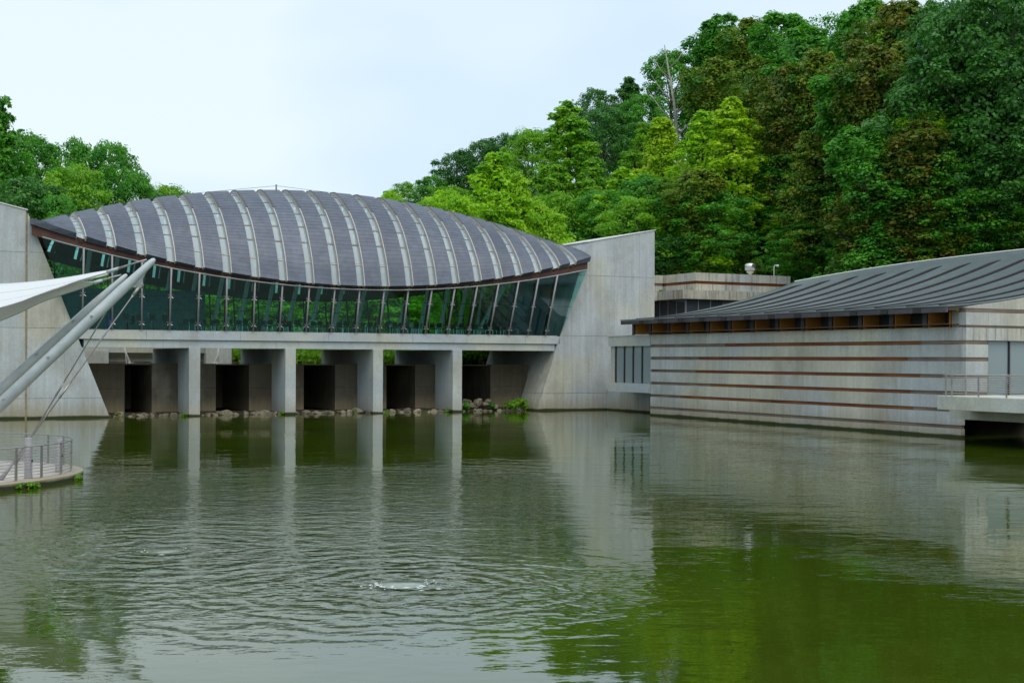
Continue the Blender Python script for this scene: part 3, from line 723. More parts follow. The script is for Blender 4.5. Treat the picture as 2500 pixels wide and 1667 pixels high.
# ------------------------------------------------------------------ canopy and its masts
def mast(tip, far, r, label, fin, lug, rodend, up):
    tip = Vector(tip); far = Vector(far); d = (far-tip).normalized()
    m = thing('canopy_mast', tuple(far), label, 'mast', 'white raking canopy masts')
    pts = [tip-d*.02, tip+d*.05, tip+d*.2, tip+d*1.5, far]; MB().tube(pts, [r*.2,r*.42,r*.55,r*.85,r*1.05], 20).build('tube', M['steel'], m, True)
    for q_ in (.28,.47,.66):
        c0 = tip.lerp(far,q_); MB().bx(tuple(c0+Vector((.04,-r*1.0,.06))),(.07,.06,.05)).build('bracket', M['stainless'], m)
    if lug:
        lug = Vector(lug); e = lug-tip; g = tip+d*((lug-tip).dot(d)+.45); y = Vector((0,.03,0)); t0 = tip+d*.12
        f = MB(); f.hexa([t0-y,lug+d*.10-y,g-y,t0+d*.3-y,t0+y,lug+d*.10+y,g+y,t0+d*.3+y]); f.build('fin_plate', M['steel'], m)
        c = MB(); n = 14; ax = Vector((0,1,0)); rows=[]
        for yy,rr in ((-.10,0),(-.10,.10),(.10,.10),(.10,0)): rows.append([(lug.x+rr*math.cos(2*math.pi*k/n),lug.y+yy,lug.z+rr*math.sin(2*math.pi*k/n)) for k in range(n+1)])
        c.grid(rows); c.build('pin', M['stainless'], m)
        re = Vector(rodend); q = (re-lug).normalized()
        rd = MB(); rd.tube([lug, lug+q*.45], .065, 8); rd.tube([lug+q*.45, lug+q*.55, re], [.06,.026,.026], 8); k = (re-lug).length; rd.tube([lug+q*k*.52, lug+q*k*.6],[.042,.042],8); rd.build('tie_rod', M['stainless'], m, True)
        MB().tube([re-q*.7, re], [.05,.09], 8).build('rod_anchor', M['mull'], m, True)
    return m
mast(at(377,633,46), at(-190,1168,43.3), .21, 'front white raking canopy mast with a tie rod down to the platform', True, at(342,697,45.9), (-16.35,42.2,.25), None)
mast(at(309,671,49), at(-170,1105,46.5), .18, 'rear white raking canopy mast half hidden behind the front mast', True, at(283,722,48.9), (-18.2,48.3,.25), None)
CA = thing('fabric_canopy', at(-150,800,46), 'white tensile fabric canopy stretched to two raking masts at the left edge', 'canopy')
def spl(P, n):
    P = [np.array(p,float) for p in P]; out=[]
    for i in range(len(P)-1):
        a = P[max(i-1,0)]; b=P[i]; c=P[i+1]; d=P[min(i+2,len(P)-1)]
        for k in range(n):
            u=k/n; out.append(.5*((2*b)+(-a+c)*u+(2*a-5*b+4*c-d)*u*u+(-a+3*b-3*c+d)*u**3))
    return out+[P[-1]]
ridge = spl([at(-330,708,47.5),at(0,693,47.2),at(134,681,46.9),at(256,661,46.5),at(266,663,46.4)],8)
fold = spl([at(-330,838,42.8),at(0,752,44.2),at(96,719.5,44.9),at(191,686,45.6),at(264,665.5,46.4)],8)
back = spl([at(-330,905,47.5),at(0,783,47.6),at(105,736,47.8),at(200,704,48.2),at(229,693,48.5)],8)
back2 = spl([at(-330,838,42.85),at(0,752.5,44.25),at(96,720,44.95),at(185,689.5,45.7),at(229,689,48.4)],8)
def sheet(A, B, sag):
    rows=[]; n=10
    for a,b in zip(A,B): rows.append([tuple(np.array(a)*(1-k/n)+np.array(b)*(k/n)+np.array([0,0,-sag*math.sin(math.pi*k/n)])) for k in range(n+1)])
    return MB().grid(rows)
sheet(ridge,fold,.10).build('top_sheet', M['fabric'], CA, True, thick=.012)
sheet(back2,back,-.05).build('under_sheet', M['fabric'], CA, True, thick=.012)
for f_ in (.3,.62):
    MB().tube([tuple(np.array(a)*(1-f_)+np.array(b)*f_+np.array([0,-.01,-.10*math.sin(math.pi*f_)+.008])) for a,b in zip(ridge,fold)], .010, 5).build('seam', M['coping'], CA)
for nm,L,r in (('edge_cable',fold,.022),('edge_cable',back,.02)): MB().tube(L, r, 6).build(nm, M['mull'], CA, True)
MB().tube([at(262,664.5,46.4),at(290,655,46.3)], [.07,.055], 8).build('corner_plate', M['steel'], CA, True)
MB().tube([at(288,656,46.3),at(330,642,46.1),at(358,634,46.0)], [.045,.03,.03], 8).build('turnbuckle', M['stainless'], CA, True)
MB().tube([at(229,691,48.5),at(250,684,48.6)], [.07,.055], 8).build('corner_plate', M['steel'], CA, True)
MB().tube([at(248,685,48.6),at(280,675,48.8),at(296,671,48.9)], [.045,.026,.03], 8).build('turnbuckle', M['stainless'], CA, True)
MB().tube([at(185,689.3,48.3),at(236,688.5,48.5)], .02, 6).build('stay_cable', M['stainless'], CA, True)

# ------------------------------------------------------------------ leaves, trees, shrubs
def leaf_mesh(name, C, Nn, size, tint, mats):
    n = len(C); rnd = RNG.normal(size=(n,3)); a = np.cross(Nn, rnd); a /= np.linalg.norm(a,axis=1)[:,None]+1e-9; b = np.cross(Nn, a); b /= np.linalg.norm(b,axis=1)[:,None]+1e-9
    a *= size[:,None]*.62; b *= size[:,None]*.42; fold_ = Nn*(size[:,None]*.12)
    v = np.stack([C-a, C+b-fold_, C+a, C-b-fold_],1).reshape(-1,3)
    me = bpy.data.meshes.new(name); me.vertices.add(4*n); me.vertices.foreach_set('co', v.ravel()); me.loops.add(4*n); me.loops.foreach_set('vertex_index', np.arange(4*n))
    me.polygons.add(n); me.polygons.foreach_set('loop_start', np.arange(n)*4)
    try: me.polygons.foreach_set('loop_total', np.full(n,4))
    except Exception: pass
    at_ = me.attributes.new('tint','FLOAT','FACE'); at_.data.foreach_set('value', tint.astype(np.float32))
    me.materials.append(mats); me.update(calc_edges=True); me.validate(); return me
def unit(n): d = RNG.normal(size=(n,3)); return d/np.linalg.norm(d,axis=1)[:,None]
def clumpset(cc, cr, per, lsize, squash=(1,1,.75), droop=0.):
    P=[];Q=[];S=[];T=[]
    for c,r,k in zip(cc,cr,per):
        sq_ = np.array(squash)*np.array([RNG.uniform(.8,1.3),RNG.uniform(.8,1.3),RNG.uniform(.7,1.25)]); d = unit(k); d[:,2] = np.where((d[:,2] < -.25)&(RNG.random(k) < .7), -d[:,2], d[:,2]); rad = r*(.40+.75*RNG.random(k)**.8)
        p = np.array(c)+d*rad[:,None]*sq_; n = d*.75+unit(k)*.6+np.array([0,0,.6]); n /= np.linalg.norm(n,axis=1)[:,None]
        P.append(p);Q.append(n);S.append(lsize*(.5+1.05*RNG.random(k))*RNG.uniform(.8,1.25));T.append(np.clip(RNG.normal(.5,.24)+RNG.normal(0,.13,k),0,1))
    return np.vstack(P),np.vstack(Q),np.concatenate(S),np.concatenate(T)
def env(kind, h):   # crown radius at height fraction h of the crown (unit radius)
    if kind == 'cone': return max(.10, (1-h)**.62*min(1,(h+.12)*3.2))
    if kind == 'round': return max(.18, math.sqrt(max(0,1-(2*h-1.0)**2))**.8)
    if kind == 'vine': return .75+.25*math.sin(h*9)*(1-h) if h < .82 else .75*(1-((h-.82)/.2)**2)+.1
    return .5
PROTO = {}
def proto(kind, var, nleaf=20000):
    H = 16.; base = {'cone':.10,'round':.12,'vine':.03}[kind]; Rr = {'cone':4.0,'round':4.8,'vine':2.7}[kind]
    z0 = H*base; n = {'cone':210,'round':215,'vine':215}[kind]; cc=[];cr=[]
    lean = RNG.normal(0,.5,2)
    lob = RNG.uniform(0,6.28,3); la = RNG.uniform(.1,.28,3)
    for i in range(n):
        h = RNG.random()**.85; a = RNG.uniform(0,2*math.pi); e = env(kind,h)*Rr*(1+la[0]*math.sin(2*a+lob[0]+h*2)+la[1]*math.sin(3*a+lob[1]-h*3))
        q = e*(.40+.66*RNG.random()**.38)*(1.10 if RNG.random() < .14 else 1.); r = Rr*RNG.uniform(.07,.21)*(1.1-.5*h if kind=='cone' else .95)
        if kind == 'vine': r *= 1.25
        cc.append((q*math.cos(a)+lean[0]*h, q*math.sin(a)+lean[1]*h, z0+(H-z0-r*.5)*h)); cr.append(r)
    wts = np.array(cr)**2; per = np.maximum(10,(wts/wts.sum()*nleaf*.95).astype(int))
    sq = (1,1,.78) if kind != 'vine' else (1,1,1.3)
    C,Nn,S,T = clumpset(cc,cr,per,.205,sq)
    # leaves of the outer canopy between the clumps
    m_ = int(nleaf*.22); hh = RNG.random(m_)**.9; aa = RNG.uniform(0,2*math.pi,m_)
    ee = np.array([env(kind,h) for h in hh])*Rr*(1+la[0]*np.sin(2*aa+lob[0]+hh*2)+la[1]*np.sin(3*aa+lob[1]-hh*3)+.10*np.sin(7*aa+lob[2]+hh*17)+.08*np.sin(11*aa-hh*29))
    qq = ee*(.45+.42*RNG.random(m_)); zz = z0+(H-z0)*hh*.985
    C2 = np.stack([qq*np.cos(aa)+lean[0]*hh, qq*np.sin(aa)+lean[1]*hh, zz+RNG.normal(0,.15,m_)],1)
    n2 = np.stack([np.cos(aa),np.sin(aa),.55+0*aa],1)+unit(m_)*.7; n2 /= np.linalg.norm(n2,axis=1)[:,None]
    t2 = np.clip(.5+.22*np.sin(3*aa+hh*13+lob[0])*np.sin(hh*23+lob[1])+RNG.normal(0,.14,m_),0,1)
    C = np.vstack([C,C2]); Nn = np.vstack([Nn,n2]); S = np.concatenate([S,.205*(.5+1.1*RNG.random(m_))]); T = np.concatenate([T,t2])
    me = leaf_mesh('crown_mesh', C,Nn,S,T, LEAF['mid'])
    tr = MB(); tr.tube([(0,0,-1.5),(lean[0]*.2,lean[1]*.2,H*.3),(lean[0]*.6,lean[1]*.6,H*.62),(lean[0],lean[1],H*.92)],[.30,.24,.15,.04],7)
    for k in RNG.choice(n, 14, replace=False):
        c = cc[k]; zb = max(1.,c[2]*.62); tr.tube([(lean[0]*zb/H,lean[1]*zb/H,zb),((c[0]+lean[0]*zb/H)*.55,(c[1]+lean[1]*zb/H)*.55,(zb+c[2])*.5+.3),c],[.11,.07,.025],5,False)
    tm = tr.mesh('trunk_mesh', M['bark'], True); PROTO[(kind,var)] = (me,tm)
for k,nv in (('cone',4),('round',4),('vine',4)):
    for v_ in range(nv): proto(k,v_)
DEAD = None
def solve_depth(x, y, h, lo=100., hi=235.):
    a = x-1250; b = y-HY; kx = (a+ROLL*b)/FPX; kz = -(b-ROLL*a)/FPX
    fn = lambda Y: HC+kz*Y-max(hill(kx*Y,Y),3.)-h
    Ys = np.linspace(lo,hi,400); vals = [fn(Y) for Y in Ys]
    for i in range(len(Ys)-1,0,-1):
        if vals[i] <= 0 <= vals[i-1]: return Ys[i-1]
    return Ys[int(np.argmin(np.abs(vals)))]
def put_tree(x, y, h, wdt, kind, col, label, group, Y=None, name='broadleaf_tree'):
    if Y is None and x < 1330 and y > 360 and col == 'bright': Y = 121+(x-1100)*.03+(6 if y < 400 else 0)
    if Y is None: Y = solve_depth(x,y,h, (142 if x > 1780 else 134) if 1560 < x < 1985 else ((128 if x < 2110 else 112) if x >= 1985 else 130))
    p = at(x,y,Y); gz_ = ground_z(p[0],p[1]); H = max(5., p[2]-gz_)
    var = random.randrange(4); me,tm = PROTO[(kind,var)]
    t = thing(name, (p[0],p[1],gz_), label, 'tree', group); t.rotation_euler = (0,0,random.uniform(0,6.28))
    base = {'cone':4.2,'round':4.8,'vine':2.9}[kind]; sx = wdt/2/base*(1.08 if kind != 'vine' else 1.12)*random.uniform(.92,1.1); t.scale = (sx,sx,H/16.)
    for nm,m_ in (('crown',me),('trunk',tm)):
        o = bpy.data.objects.new(nm, m_); COL.objects.link(o); o.parent = t
        if nm == 'crown': o.material_slots[0].link = 'OBJECT'; o.material_slots[0].material = LEAF[col]
    return t
ORD = ['first','second','third','fourth','fifth','sixth','seventh','eighth','ninth','tenth','eleventh','twelfth','thirteenth','fourteenth','fifteenth','sixteenth','seventeenth','eighteenth','nineteenth','twentieth','twenty-first','twenty-second','twenty-third','twenty-fourth','twenty-fifth','twenty-sixth','twenty-seventh','twenty-eighth','twenty-ninth','thirtieth','thirty-first','thirty-second','thirty-third','thirty-fourth','thirty-fifth']
CN = {'bright':'bright green','yellow':'yellow-green','mid':'mid green','deep':'deep green','dark':'dark green','olive':'olive','russet':'brownish-olive'}
KN = {'cone':'pointed','round':'broad','vine':'vine-draped'}
def row(name, group, lst, where):
    for i,(x,y,h,wd,k,c) in enumerate(sorted(lst)):
        put_tree(x,y,h,wd,k,c, '%s %s tree, %s from the left %s' % (CN[c],KN[k],ORD[i],where), group)
row('sky', 'trees along the hill skyline', [
 (1006,446,11,6.5,'round','mid'),(1058,430,12,7,'round','deep'),(1118,372,14,8,'round','dark'),(1182,343,15,8.5,'round','dark'),(1252,326,15,8,'round','dark'),
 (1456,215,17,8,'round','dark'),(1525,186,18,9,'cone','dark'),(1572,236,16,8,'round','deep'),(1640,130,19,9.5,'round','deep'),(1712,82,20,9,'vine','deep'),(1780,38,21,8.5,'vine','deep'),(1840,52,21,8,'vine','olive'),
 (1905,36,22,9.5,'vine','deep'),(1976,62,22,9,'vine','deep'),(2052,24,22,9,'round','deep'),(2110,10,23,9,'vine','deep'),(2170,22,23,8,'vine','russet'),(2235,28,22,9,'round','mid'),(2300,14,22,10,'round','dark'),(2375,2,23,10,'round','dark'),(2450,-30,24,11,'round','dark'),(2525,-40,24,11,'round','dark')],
 'in the skyline row of the hill')
row('second', 'second row of trees down the hill', [
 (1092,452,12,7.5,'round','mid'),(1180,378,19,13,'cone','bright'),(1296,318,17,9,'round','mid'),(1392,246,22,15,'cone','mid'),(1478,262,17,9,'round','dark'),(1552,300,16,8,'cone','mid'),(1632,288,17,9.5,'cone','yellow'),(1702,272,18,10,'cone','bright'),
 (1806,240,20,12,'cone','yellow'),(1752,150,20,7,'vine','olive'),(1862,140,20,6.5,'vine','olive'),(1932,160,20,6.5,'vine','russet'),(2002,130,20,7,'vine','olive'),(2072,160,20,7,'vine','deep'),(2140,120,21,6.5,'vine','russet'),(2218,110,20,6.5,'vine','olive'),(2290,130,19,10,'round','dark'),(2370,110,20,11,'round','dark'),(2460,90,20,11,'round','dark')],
 'in the second row below the skyline')
row('third', 'third row of trees down the hill', [
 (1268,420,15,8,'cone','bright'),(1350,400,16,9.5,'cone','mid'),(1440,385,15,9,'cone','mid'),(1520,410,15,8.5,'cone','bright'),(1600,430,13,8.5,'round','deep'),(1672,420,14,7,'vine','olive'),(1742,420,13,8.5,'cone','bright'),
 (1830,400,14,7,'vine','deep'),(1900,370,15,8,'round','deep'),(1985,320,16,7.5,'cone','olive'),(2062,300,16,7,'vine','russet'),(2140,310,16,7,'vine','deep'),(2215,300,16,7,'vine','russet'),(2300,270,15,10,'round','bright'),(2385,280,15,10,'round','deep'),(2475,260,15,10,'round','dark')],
 'in the third row below the skyline')
row('fourth', 'fourth row of trees down the hill', [
 (1120,470,12,8,'round','bright'),(1210,470,13,9,'cone','bright'),(1310,490,12,8.5,'round','bright'),(1390,470,14,9,'round','mid'),(1475,465,13,9,'round','deep'),(1560,480,13,9,'round','mid'),(1645,470,12,8,'round','deep'),(1725,460,12,8.5,'round','deep'),(1800,450,12,8,'cone','deep'),
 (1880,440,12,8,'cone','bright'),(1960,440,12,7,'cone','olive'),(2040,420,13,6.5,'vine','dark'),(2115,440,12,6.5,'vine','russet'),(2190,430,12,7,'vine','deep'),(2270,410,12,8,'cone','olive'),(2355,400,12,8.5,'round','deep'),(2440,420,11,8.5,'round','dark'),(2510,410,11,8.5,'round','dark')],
 'in the fourth row below the skyline')
row('fifth', 'lowest row of trees behind the gallery roof', [
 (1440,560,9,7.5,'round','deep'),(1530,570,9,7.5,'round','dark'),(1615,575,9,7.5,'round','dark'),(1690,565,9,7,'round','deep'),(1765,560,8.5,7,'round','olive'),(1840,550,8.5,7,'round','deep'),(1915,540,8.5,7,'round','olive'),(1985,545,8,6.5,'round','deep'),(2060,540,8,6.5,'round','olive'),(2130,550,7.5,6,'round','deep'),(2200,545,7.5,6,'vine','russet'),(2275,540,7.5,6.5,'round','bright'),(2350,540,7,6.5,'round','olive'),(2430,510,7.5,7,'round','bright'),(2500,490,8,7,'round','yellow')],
 'in the lowest row above the roofs')
for x,y,h,wd,k,c,Y,lab in ((8,246,0,9,'cone','deep',128,'tall deep green tree at the left edge above the abutment'),(52,330,0,8,'round','deep',134,'deep green tree on the right shoulder of the tall left-edge tree'),(100,440,0,6.5,'round','mid',122,'low green tree just above the left abutment'),
  (168,405,0,7.5,'round','mid',126,'light green round tree above the left end of the copper roof'),(212,342,0,8,'round','deep',142,'left of the two tall trees above the left end of the copper roof'),(280,345,0,8,'round','deep',144,'right of the two tall trees above the left end of the copper roof'),(332,425,0,5.5,'round','deep',140,'deep green tree where the left trees meet the copper roof'),
  (408,455,0,7,'round','mid',150,'small tree top showing above the copper roof left of centre'),(462,470,0,6,'round','mid',152,'tiny tree top just showing above the copper roof'),(952,465,0,5,'round','bright',150,'small bright tree top showing above the copper roof right of centre'),(30,430,0,9,'round','dark',120,'dark tree right behind the top of the left abutment'),(140,470,0,7,'round','deep',118,'low tree between the left abutment and the copper roof')):
    put_tree(x,y,h,wd,k,c,lab,'trees left of the bridge' if x < 500 else None,Y)
# trees on the bank behind the bridge, seen through the glazing
bi = 0
for i in range(13):
    s = 8+3.0*i; q = W(s,33+3*(i%2),0); x = 1250+q[0]/q[1]*FPX; t = thing('bank_tree', (q[0],q[1],ground_z(q[0],q[1])), 'green tree seen through the bridge glazing, %s from the left on the far bank' % ORD[i], 'tree', 'trees on the bank behind the bridge')
    me,tm = PROTO[('round',i%4)]; t.scale = (.85,.85,.50+.06*(i%3)); t.rotation_euler = (0,0,i*1.3)
    for nm,m_ in (('crown',me),('trunk',tm)):
        o = bpy.data.objects.new(nm,m_); COL.objects.link(o); o.parent = t
        if nm == 'crown': o.material_slots[0].link='OBJECT'; o.material_slots[0].material = LEAF[('bright','mid','bright','mid')[i%4]]
# bare snags
def snag(x,y,Y,h,label):
    p = at(x,y,Y); t = thing('dead_tree',(p[0],p[1],p[2]-h),label,'tree','bare dead trees on the skyline'); b = MB()
    base = Vector((p[0]+2.2,p[1],p[2]-h)); tip = Vector(p); m1 = base.lerp(tip,.55)+Vector((.4,0,0)); b.tube([base,m1,tip],[.30,.19,.05],6)
    for k in range(7):
        f = .35+.08*k; a = base.lerp(tip,f)+Vector((.4*(1-abs(f-.55)*2),0,0)); L = h*(.36-.03*k); s_ = -1 if k%2 else 1
        e = a+Vector((s_*L*.6,random.uniform(-.5,.5),L*.75)); mid = a.lerp(e,.5)+Vector((s_*.2,0,-.1)); b.tube([a,mid,e],[.12,.08,.025],5)
        for q in (.5,.8): c = a.lerp(e,q); b.tube([c,c+Vector((-s_*L*.12,.1,L*.28))],[.03,.008],4)
    b.build('branches', M['deadwood'], t, True)
snag(1622,110,168,18,'bare grey dead tree rising beside the skyline at the left of the vine-draped trees'); snag(2204,-25,172,14,'bare forked dead treetop above the vine-draped trees')
# undergrowth of the hillside
cc=[];cr=[]
for i in range(1500):
    Y = random.uniform(98,190); X = random.uniform(-.09,.46)*Y; d = NH[0]*X+NH[1]*Y-82.3
    if d < 2 or d > 66: continue
    q = np.array([X,Y])-O
    if q@V < 16 and q@U < 68 and q@V > -60: continue
    r = random.uniform(.8,1.9); cc.append((X,Y,hill(X,Y)+r*.5)); cr.append(r)
C,Nn,S,T = clumpset(cc,cr,[60]*len(cc),.45)
o = bpy.data.objects.new('undergrowth', leaf_mesh('undergrowth',C,Nn,S,T,LEAF['deep'])); COL.objects.link(o); tag(o,'dense green undergrowth covering the hillside below the trees','undergrowth',kind='stuff')
# grass of the bank behind the upper pond
n = 26000; s_ = RNG.uniform(19.6,50,n); t_ = 24.2+RNG.random(n)**1.3*12; P = np.array([W(a,b,0) for a,b in zip(s_,t_)]); P[:,2] = np.array([ground_z(x,y) for x,y,_ in P])+.1+RNG.random(n)*.75
Nn = unit(n); Nn[:,2] *= .3; Nn /= np.linalg.norm(Nn,axis=1)[:,None]
o = bpy.data.objects.new('bank_grass', leaf_mesh('bank_grass',P,Nn,np.full(n,.38),np.clip(RNG.normal(.5,.2,n),0,1),LEAF['grass'])); COL.objects.link(o); tag(o,'tall green grass on the bank behind the upper pond','grass',kind='stuff')

def shrub(name, c, rx, h, n, col, label, group, ls=.12):
    t = thing(name, c, label, 'plant', group); k = max(3,int(rx*10)); cc=[];cr=[]
    for i in range(k):
        a=random.uniform(0,6.28); q=rx*.7*math.sqrt(random.random()); r=random.uniform(.3,.5)*min(rx,h*1.2); cc.append((q*math.cos(a),q*math.sin(a),max(r*.5,h*random.uniform(.25,.85)*(1-.5*q/rx)-.0))); cr.append(r)
    C,Nn,S,T = clumpset(cc,cr,[n//k]*k,ls); o = bpy.data.objects.new('foliage', leaf_mesh('foliage',C,Nn,S,T,LEAF[col])); COL.objects.link(o); o.parent = t
    st = MB(); 
    for i in range(3): a=i*2.1; st.tube([(0,0,-.1),(cc[i][0]*.6,cc[i][1]*.6,cc[i][2])],[.02,.008],4)
    so_ = bpy.data.objects.new('stem', st.mesh('stem',M['bark'])); COL.objects.link(so_); so_.parent = t; return t
g='shrubs at the water edge under the bridge'
shrub('shrub',W(36.0,1.0,.05),1.05,1.05,2600,'grass','large rounded green shrub at the foot of the right abutment',g)
shrub('shrub',W(31.6,.9,.1),.55,.7,700,'deep','green shrub among the rocks right of the last pier',g); shrub('shrub',W(34.1,1.9,.1),.45,.7,500,'deep','small shrub between rock piles left of the large rounded shrub',g)
for s,lab in ((8.9,'weed tuft at the foot of the first pier from the left'),(16.1,'weed tuft at the foot of the second pier from the left'),(24.2,'weed tuft on the right of the third pier'),(29.5,'weed tuft on the left of the fourth pier'),(22.0,'low weeds on the shore left of the third pier')):
    shrub('weed_tuft',W(s,.15 if s!=22. else .9,.0),.28,.32,260,'grass',lab,'weed tufts at the pier feet',.09)
near = lambda yy: min(rim[8:-8], key=lambda p: abs(p[1]-yy))
for i,(x,y) in enumerate([near(v) for v in (40.1,41.6,42.5,44.9,46.3)]):
    shrub('weed_tuft',(x,y,.0),.28 if i!=2 else .4,.22,240,'grass','green weed tuft growing from the platform rim, %s from the left edge' % ORD[i],'weed tufts on the platform rim',.07)
shrub('weed_tuft',W(54.2,7.4,10.36),.25,.25,120,'grass','small weed growing on the ledge of the upper building','ledge weeds',.09)

# ------------------------------------------------------------------ rocks
def rock_mesh(sd_):
    rr = random.Random(sd_); bm = bmesh.new(); bmesh.ops.create_icosphere(bm, subdivisions=2, radius=1)
    pl = [(Vector((rr.gauss(0,1),rr.gauss(0,1),rr.gauss(0,.8))).normalized(), rr.uniform(.45,.85)) for _ in range(10)]
    for v in bm.verts:
        for n_,d in pl:
            e = v.co.dot(n_)-d
            if e > 0: v.co -= n_*e
        v.co *= 1+rr.uniform(-.04,.04)
    me = bpy.data.meshes.new('rock'); bm.to_mesh(me); bm.free(); me.materials.append(M['rock']); return me
RM = [rock_mesh(i) for i in range(8)]
BAY = [(3.9,9.1,20,'in the leftmost bay under the bridge'),(10.1,16.2,24,'in the second bay under the bridge'),(17.1,23.1,26,'in the third bay under the bridge'),(24.,29.7,24,'in the fourth bay under the bridge'),(30.8,36.6,34,'in the bay beside the right abutment')]
SZ = lambda r: 'small' if r < .28 else ('mid-sized' if r < .42 else 'large')
for a,b,n,wh in BAY:
    L = []
    for i in range(n):
        s = a+(b-a)*(i+.5)/n+random.uniform(-.15,.15); t = random.uniform(.75,1.5) if i%3 else random.uniform(1.6,2.9); r = random.choice([random.uniform(.12,.24),random.uniform(.2,.36),random.uniform(.3,.52)])
        z = max(-.05,-.35+.17*(t-.3))+r*.2
        if a > 30 and s < 34.6 and i%2: t = random.uniform(2.0,3.2); z = random.uniform(.3,1.25)*(1-.5*abs(s-32.6)/2); r = random.uniform(.3,.5)
        L.append((s,t,z,r))
    for i,(s,t,z,r) in enumerate(sorted(L)):
        o = bpy.data.objects.new('rock', RM[random.randrange(8)]); COL.objects.link(o); o.location = W(s,t,z); o.rotation_euler = (random.uniform(-.3,.3),random.uniform(-.3,.3),random.uniform(0,6.28)); o.scale = (r*random.uniform(.9,1.4),r*random.uniform(.8,1.1),r*random.uniform(.55,.8))
        tag(o,'%s grey-tan rock, %s from the left %s' % (SZ(r),ORD[i],wh),'rock','rocks along the shore under the bridge')

# ------------------------------------------------------------------ water boils over the aerators
def boil(cx, cy, r, n, label, amp=.03):
    b = thing('water_boil',(cx,cy,0),label,'fountain','aerator boils on the pond'); rows=[]; 
    for i in range(9):
        q = i/8; rows.append([(cx+r*q*math.cos(2*math.pi*k/28)*(1+.12*math.sin(3*2*math.pi*k/28)),cy+r*q*math.sin(2*math.pi*k/28),.004+amp*(1-q*q)**2) for k in range(29)])
    MB().grid(rows).build('dome', M['boil'], b, True); f = MB()
    for i in range(n):
        a = random.choice([random.gauss(.3,.5),random.gauss(3.4,.6)]) if i%4 else random.uniform(0,6.28); q = r*random.uniform(.8,1.25)*(1.5 if random.random() < .2 else 1); L = random.uniform(.03,.16); wd = random.uniform(.003,.010); d = a+math.pi/2+random.gauss(0,.5)
        x,y = cx+q*math.cos(a),cy+q*math.sin(a); f.poly([(x,y,.03),(x+L*.5*math.cos(d)-wd*math.sin(d),y+L*.5*math.sin(d)+wd*math.cos(d)*2.5,.034),(x+L*math.cos(d),y+L*math.sin(d),.03),(x+L*.5*math.cos(d)+wd*math.sin(d),y+L*.5*math.sin(d)-wd*math.cos(d)*2.5,.028)])
    f.build('foam', M['foam'], b)
boil(-2.02,24.5,.5,110,'pale bubbling water boil with white foam in the foreground of the pond'); boil(-7.5,28.6,.42,12,'faint water boil behind and left of the foamy one',.015)

# ------------------------------------------------------------------ the dining room: chairs, tables, people
def chair_parts(high):
    sh_ = .72 if high else .45; t = {}
    a = MB(); a.bx((0,0,sh_),(.42,.42,.045)); t['seat']=a.mesh('seat',M['black'])
    a = MB(); a.hexa([(-.2,.18,sh_+.08),(.2,.18,sh_+.08),(.2,.21,sh_+.08),(-.2,.21,sh_+.08),(-.19,.24,sh_+.42),(.19,.24,sh_+.42),(.19,.27,sh_+.42),(-.19,.27,sh_+.42)]); t['backrest']=a.mesh('backrest',M['black'])
    for i,(x,y) in enumerate(((-1,-1),(1,-1),(-1,1),(1,1))):
        a = MB(); a.tube([(x*.23,y*.23,0),(x*.17,y*.17,sh_)],.016,5); t['leg%d'%i]=a.mesh('leg',M['chrome'])
    return t
CP = {False:chair_parts(False),True:chair_parts(True)}
FZ = 6.092
def put_chair(s,t,rz,label,group,high=False):
    p = W(s,t,FZ); c = thing('bar_stool' if high else 'dining_chair',p,label,'stool' if high else 'chair',group); c.rotation_euler=(0,0,ANG+rz)
    for nm,me in CP[high].items():
        o = bpy.data.objects.new('leg' if nm.startswith('leg') else nm, me); COL.objects.link(o); o.parent=c
TT = MB(); TT.bx((0,0,.73),(.75,.75,.04)); TTM = TT.mesh('table_top',M['tabletop']); TL = MB(); TL.tube([(0,0,0),(0,0,.72)],.035,6); TLM = TL.mesh('pedestal',M['chrome']); TB = MB(); TB.bx((0,0,.015),(.5,.5,.03)); TBM = TB.mesh('foot',M['chrome'])
tables = []
for i in range(14):
    s = 9.6+1.95*i; tables.append((s,1.7+.25*(i%2)))
for i,(s,t) in enumerate(tables):
    p = W(s,t,FZ); o = thing('dining_table',p,'square dining table by the front glazing, %s from the left' % ORD[i],'table','dining tables along the glazing'); o.rotation_euler=(0,0,ANG)
    for nm,me in (('table_top',TTM),('pedestal',TLM),('foot',TBM)): q = bpy.data.objects.new(nm,me); COL.objects.link(q); q.parent=o
    for k,(ds,dt,rz) in enumerate(((-.62,0,math.pi/2),(.62,0,-math.pi/2),(0,-.62,math.pi),(0,.62,0))):
        put_chair(s+ds+random.uniform(-.08,.08),t+dt+random.uniform(-.06,.06),rz+random.uniform(-.3,.3),'black chair on the %s side of the %s dining table from the left' % (('left','right','window','far')[k],ORD[i]),'black dining chairs behind the glazing')
for i in range(4): put_chair(5.1+.95*i,1.5+.3*(i%2),random.uniform(-.5,.5),'tall black bar stool with pale legs, %s from the left behind the canopy masts' % ORD[i],'bar stools at the left end',True)
SKIN = plain('skin',(.42,.25,.17),.6); HAIRS = {'dark':plain('hair_dark',(.02,.015,.012),.6),'red':plain('hair_red',(.30,.08,.02),.6),'grey':plain('hair_grey',(.35,.33,.30),.6)}
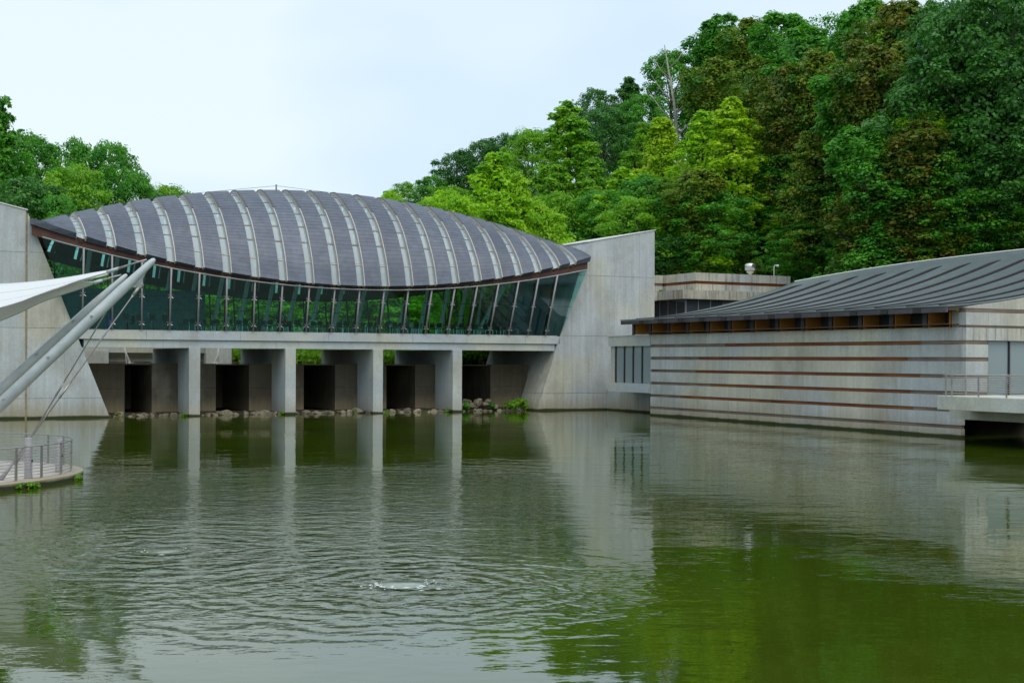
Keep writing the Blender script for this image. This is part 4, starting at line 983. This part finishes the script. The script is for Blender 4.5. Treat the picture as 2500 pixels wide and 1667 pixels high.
def person(s,t,rz,seated,shirt,legs,hair,label):
    hip = .50 if seated else .92; seat0 = 0.0
    J = {'pel':(0,0,hip),'waist':(0,-.01,hip+.18),'chest':(0,-.02,hip+.40),'neck':(0,-.02,hip+.56),'head':(0,-.05,hip+.66),'crown':(0,-.05,hip+.80)}
    E = [('pel','waist'),('waist','chest'),('chest','neck'),('neck','head'),('head','crown')]
    Rr = {'pel':.15,'waist':.13,'chest':.155,'neck':.055,'head':.095,'crown':.075}
    for sg,n in ((-1,'l'),(1,'r')):
        if seated: L = [('hip',(sg*.10,-.03,hip)),('knee',(sg*.13,-.43,hip+.02)),('ank',(sg*.13,-.40,.08)),('toe',(sg*.13,-.56,.04))]
        else: L = [('hip',(sg*.10,0,hip-.05)),('knee',(sg*.10,-.03+.05*sg,.48)),('ank',(sg*.11,.03*sg,.08)),('toe',(sg*.11,-.14+.03*sg,.04))]
        A = [('sh',(sg*.20,-.01,hip+.48)),('elb',(sg*.26,-.04,hip+.22)),('wri',(sg*.17,-.28,hip+.24)),('han',(sg*.13,-.36,hip+.26))]
        pr_='pel'
        for (k,c),r in zip(L,(.09,.065,.045,.04)): J[k+n]=c; E.append((pr_,k+n)); pr_=k+n; Rr[k+n]=r
        pr_='chest'
        for (k,c),r in zip(A,(.065,.048,.036,.04)): J[k+n]=c; E.append((pr_,k+n)); pr_=k+n; Rr[k+n]=r
    names=list(J); me = bpy.data.meshes.new('person'); me.from_pydata([J[k] for k in names],[(names.index(a),names.index(b)) for a,b in E],[])
    o = bpy.data.objects.new('person_rig',me); COL.objects.link(o); md=o.modifiers.new('skin','SKIN'); 
    for i,k in enumerate(names): me.skin_vertices[0].data[i].radius=(Rr[k],Rr[k]*(.72 if k in('pel','waist','chest') else 1.))
    me.skin_vertices[0].data[0].use_root=True; o.modifiers.new('sub','SUBSURF').levels=1
    dg=bpy.context.evaluated_depsgraph_get(); dg.update(); nm=bpy.data.meshes.new_from_object(o.evaluated_get(dg)); bpy.data.objects.remove(o)
    nm.name='person'; nm.materials.clear()
    for m_ in (SKIN,shirt,legs,HAIRS[hair],M['black']): nm.materials.append(m_)
    for f in nm.polygons:
        c=f.center; i=0
        if c.z > hip+.58: i = 3 if (c.z > hip+.74 or c.y > -.04) else 0
        elif c.z < .10: i=4
        elif c.z < hip+.06 and (abs(c.x) < .2 or c.z < hip-.1): i=2
        elif c.y < -.26: i=0
        elif c.z <= hip+.54: i=1
        f.material_index=i; f.use_smooth=True
    q=bpy.data.objects.new('person',nm); COL.objects.link(q); q.location=W(s,t,FZ); q.rotation_euler=(0,0,ANG+rz); tag(q,label,'person','people in the dining room')
cl = lambda n,c: plain('cloth_'+n,c,.8)
NAVY,PINK,SKYB,BEIGE,GREY,DKB,WHT = cl('navy',(.012,.03,.13)),cl('pink',(.42,.10,.12)),cl('sky',(.05,.22,.45)),cl('beige',(.42,.36,.25)),cl('grey',(.25,.25,.24)),cl('dark',(.02,.02,.025)),cl('white',(.6,.6,.58))
person(18.95,3.1,math.pi/2,False,NAVY,NAVY,'dark','person in navy clothes standing near the middle of the dining room')
person(17.0,2.6,math.pi/2,True,PINK,DKB,'dark','seated person in a pink top left of the standing person in navy')
person(24.6,2.4,-math.pi/2,True,BEIGE,BEIGE,'grey','seated person in beige clothes right of the middle of the room')
person(27.0,2.3,-math.pi/2,True,SKYB,DKB,'dark','seated person in a light blue top right of the person in beige')
person(25.6,2.9,0,True,NAVY,DKB,'dark','seated person in dark blue between the beige and light blue tops')
person(36.1,2.0,math.pi/2,True,NAVY,GREY,'red','seated person with red hair and dark blue top near the right abutment')
person(33.9,2.6,math.pi/2,True,GREY,DKB,'dark','seated person in grey left of the red-haired person')
person(5.75,2.2,-math.pi/2,True,DKB,DKB,'dark','dark-haired seated person in black at the left end')
person(6.75,2.3,math.pi/2,True,SKYB,GREY,'grey','seated person in a blue shirt at the left end')
person(7.95,2.3,math.pi/2,True,PINK,GREY,'grey','seated person in a pink shirt and pale trousers at the left end')
bn = thing('recycling_bin',W(3.95,1.2,FZ),'blue recycling bin inside the glass at the left end of the bridge','bin'); q = W(3.95,1.2,0)
MB().bx((q[0],q[1],FZ+.45),(.48,.48,.9),ANG).build('body',M['blue'],bn,bevel=.02); MB().bx((q[0],q[1],FZ+.94),(.50,.50,.07),ANG).build('lid',M['blue'],bn,bevel=.01)
q = W(12.6,2.6,0); pd = thing('menu_stand',(q[0],q[1],FZ),'pale upright menu stand among the chairs left of the middle','stand'); MB().bx((q[0],q[1],FZ+.55),(.42,.35,1.1),ANG).build('body',M['cream'],pd); MB().bx((q[0],q[1],FZ+1.13),(.5,.42,.05),ANG).build('top',M['cream'],pd)
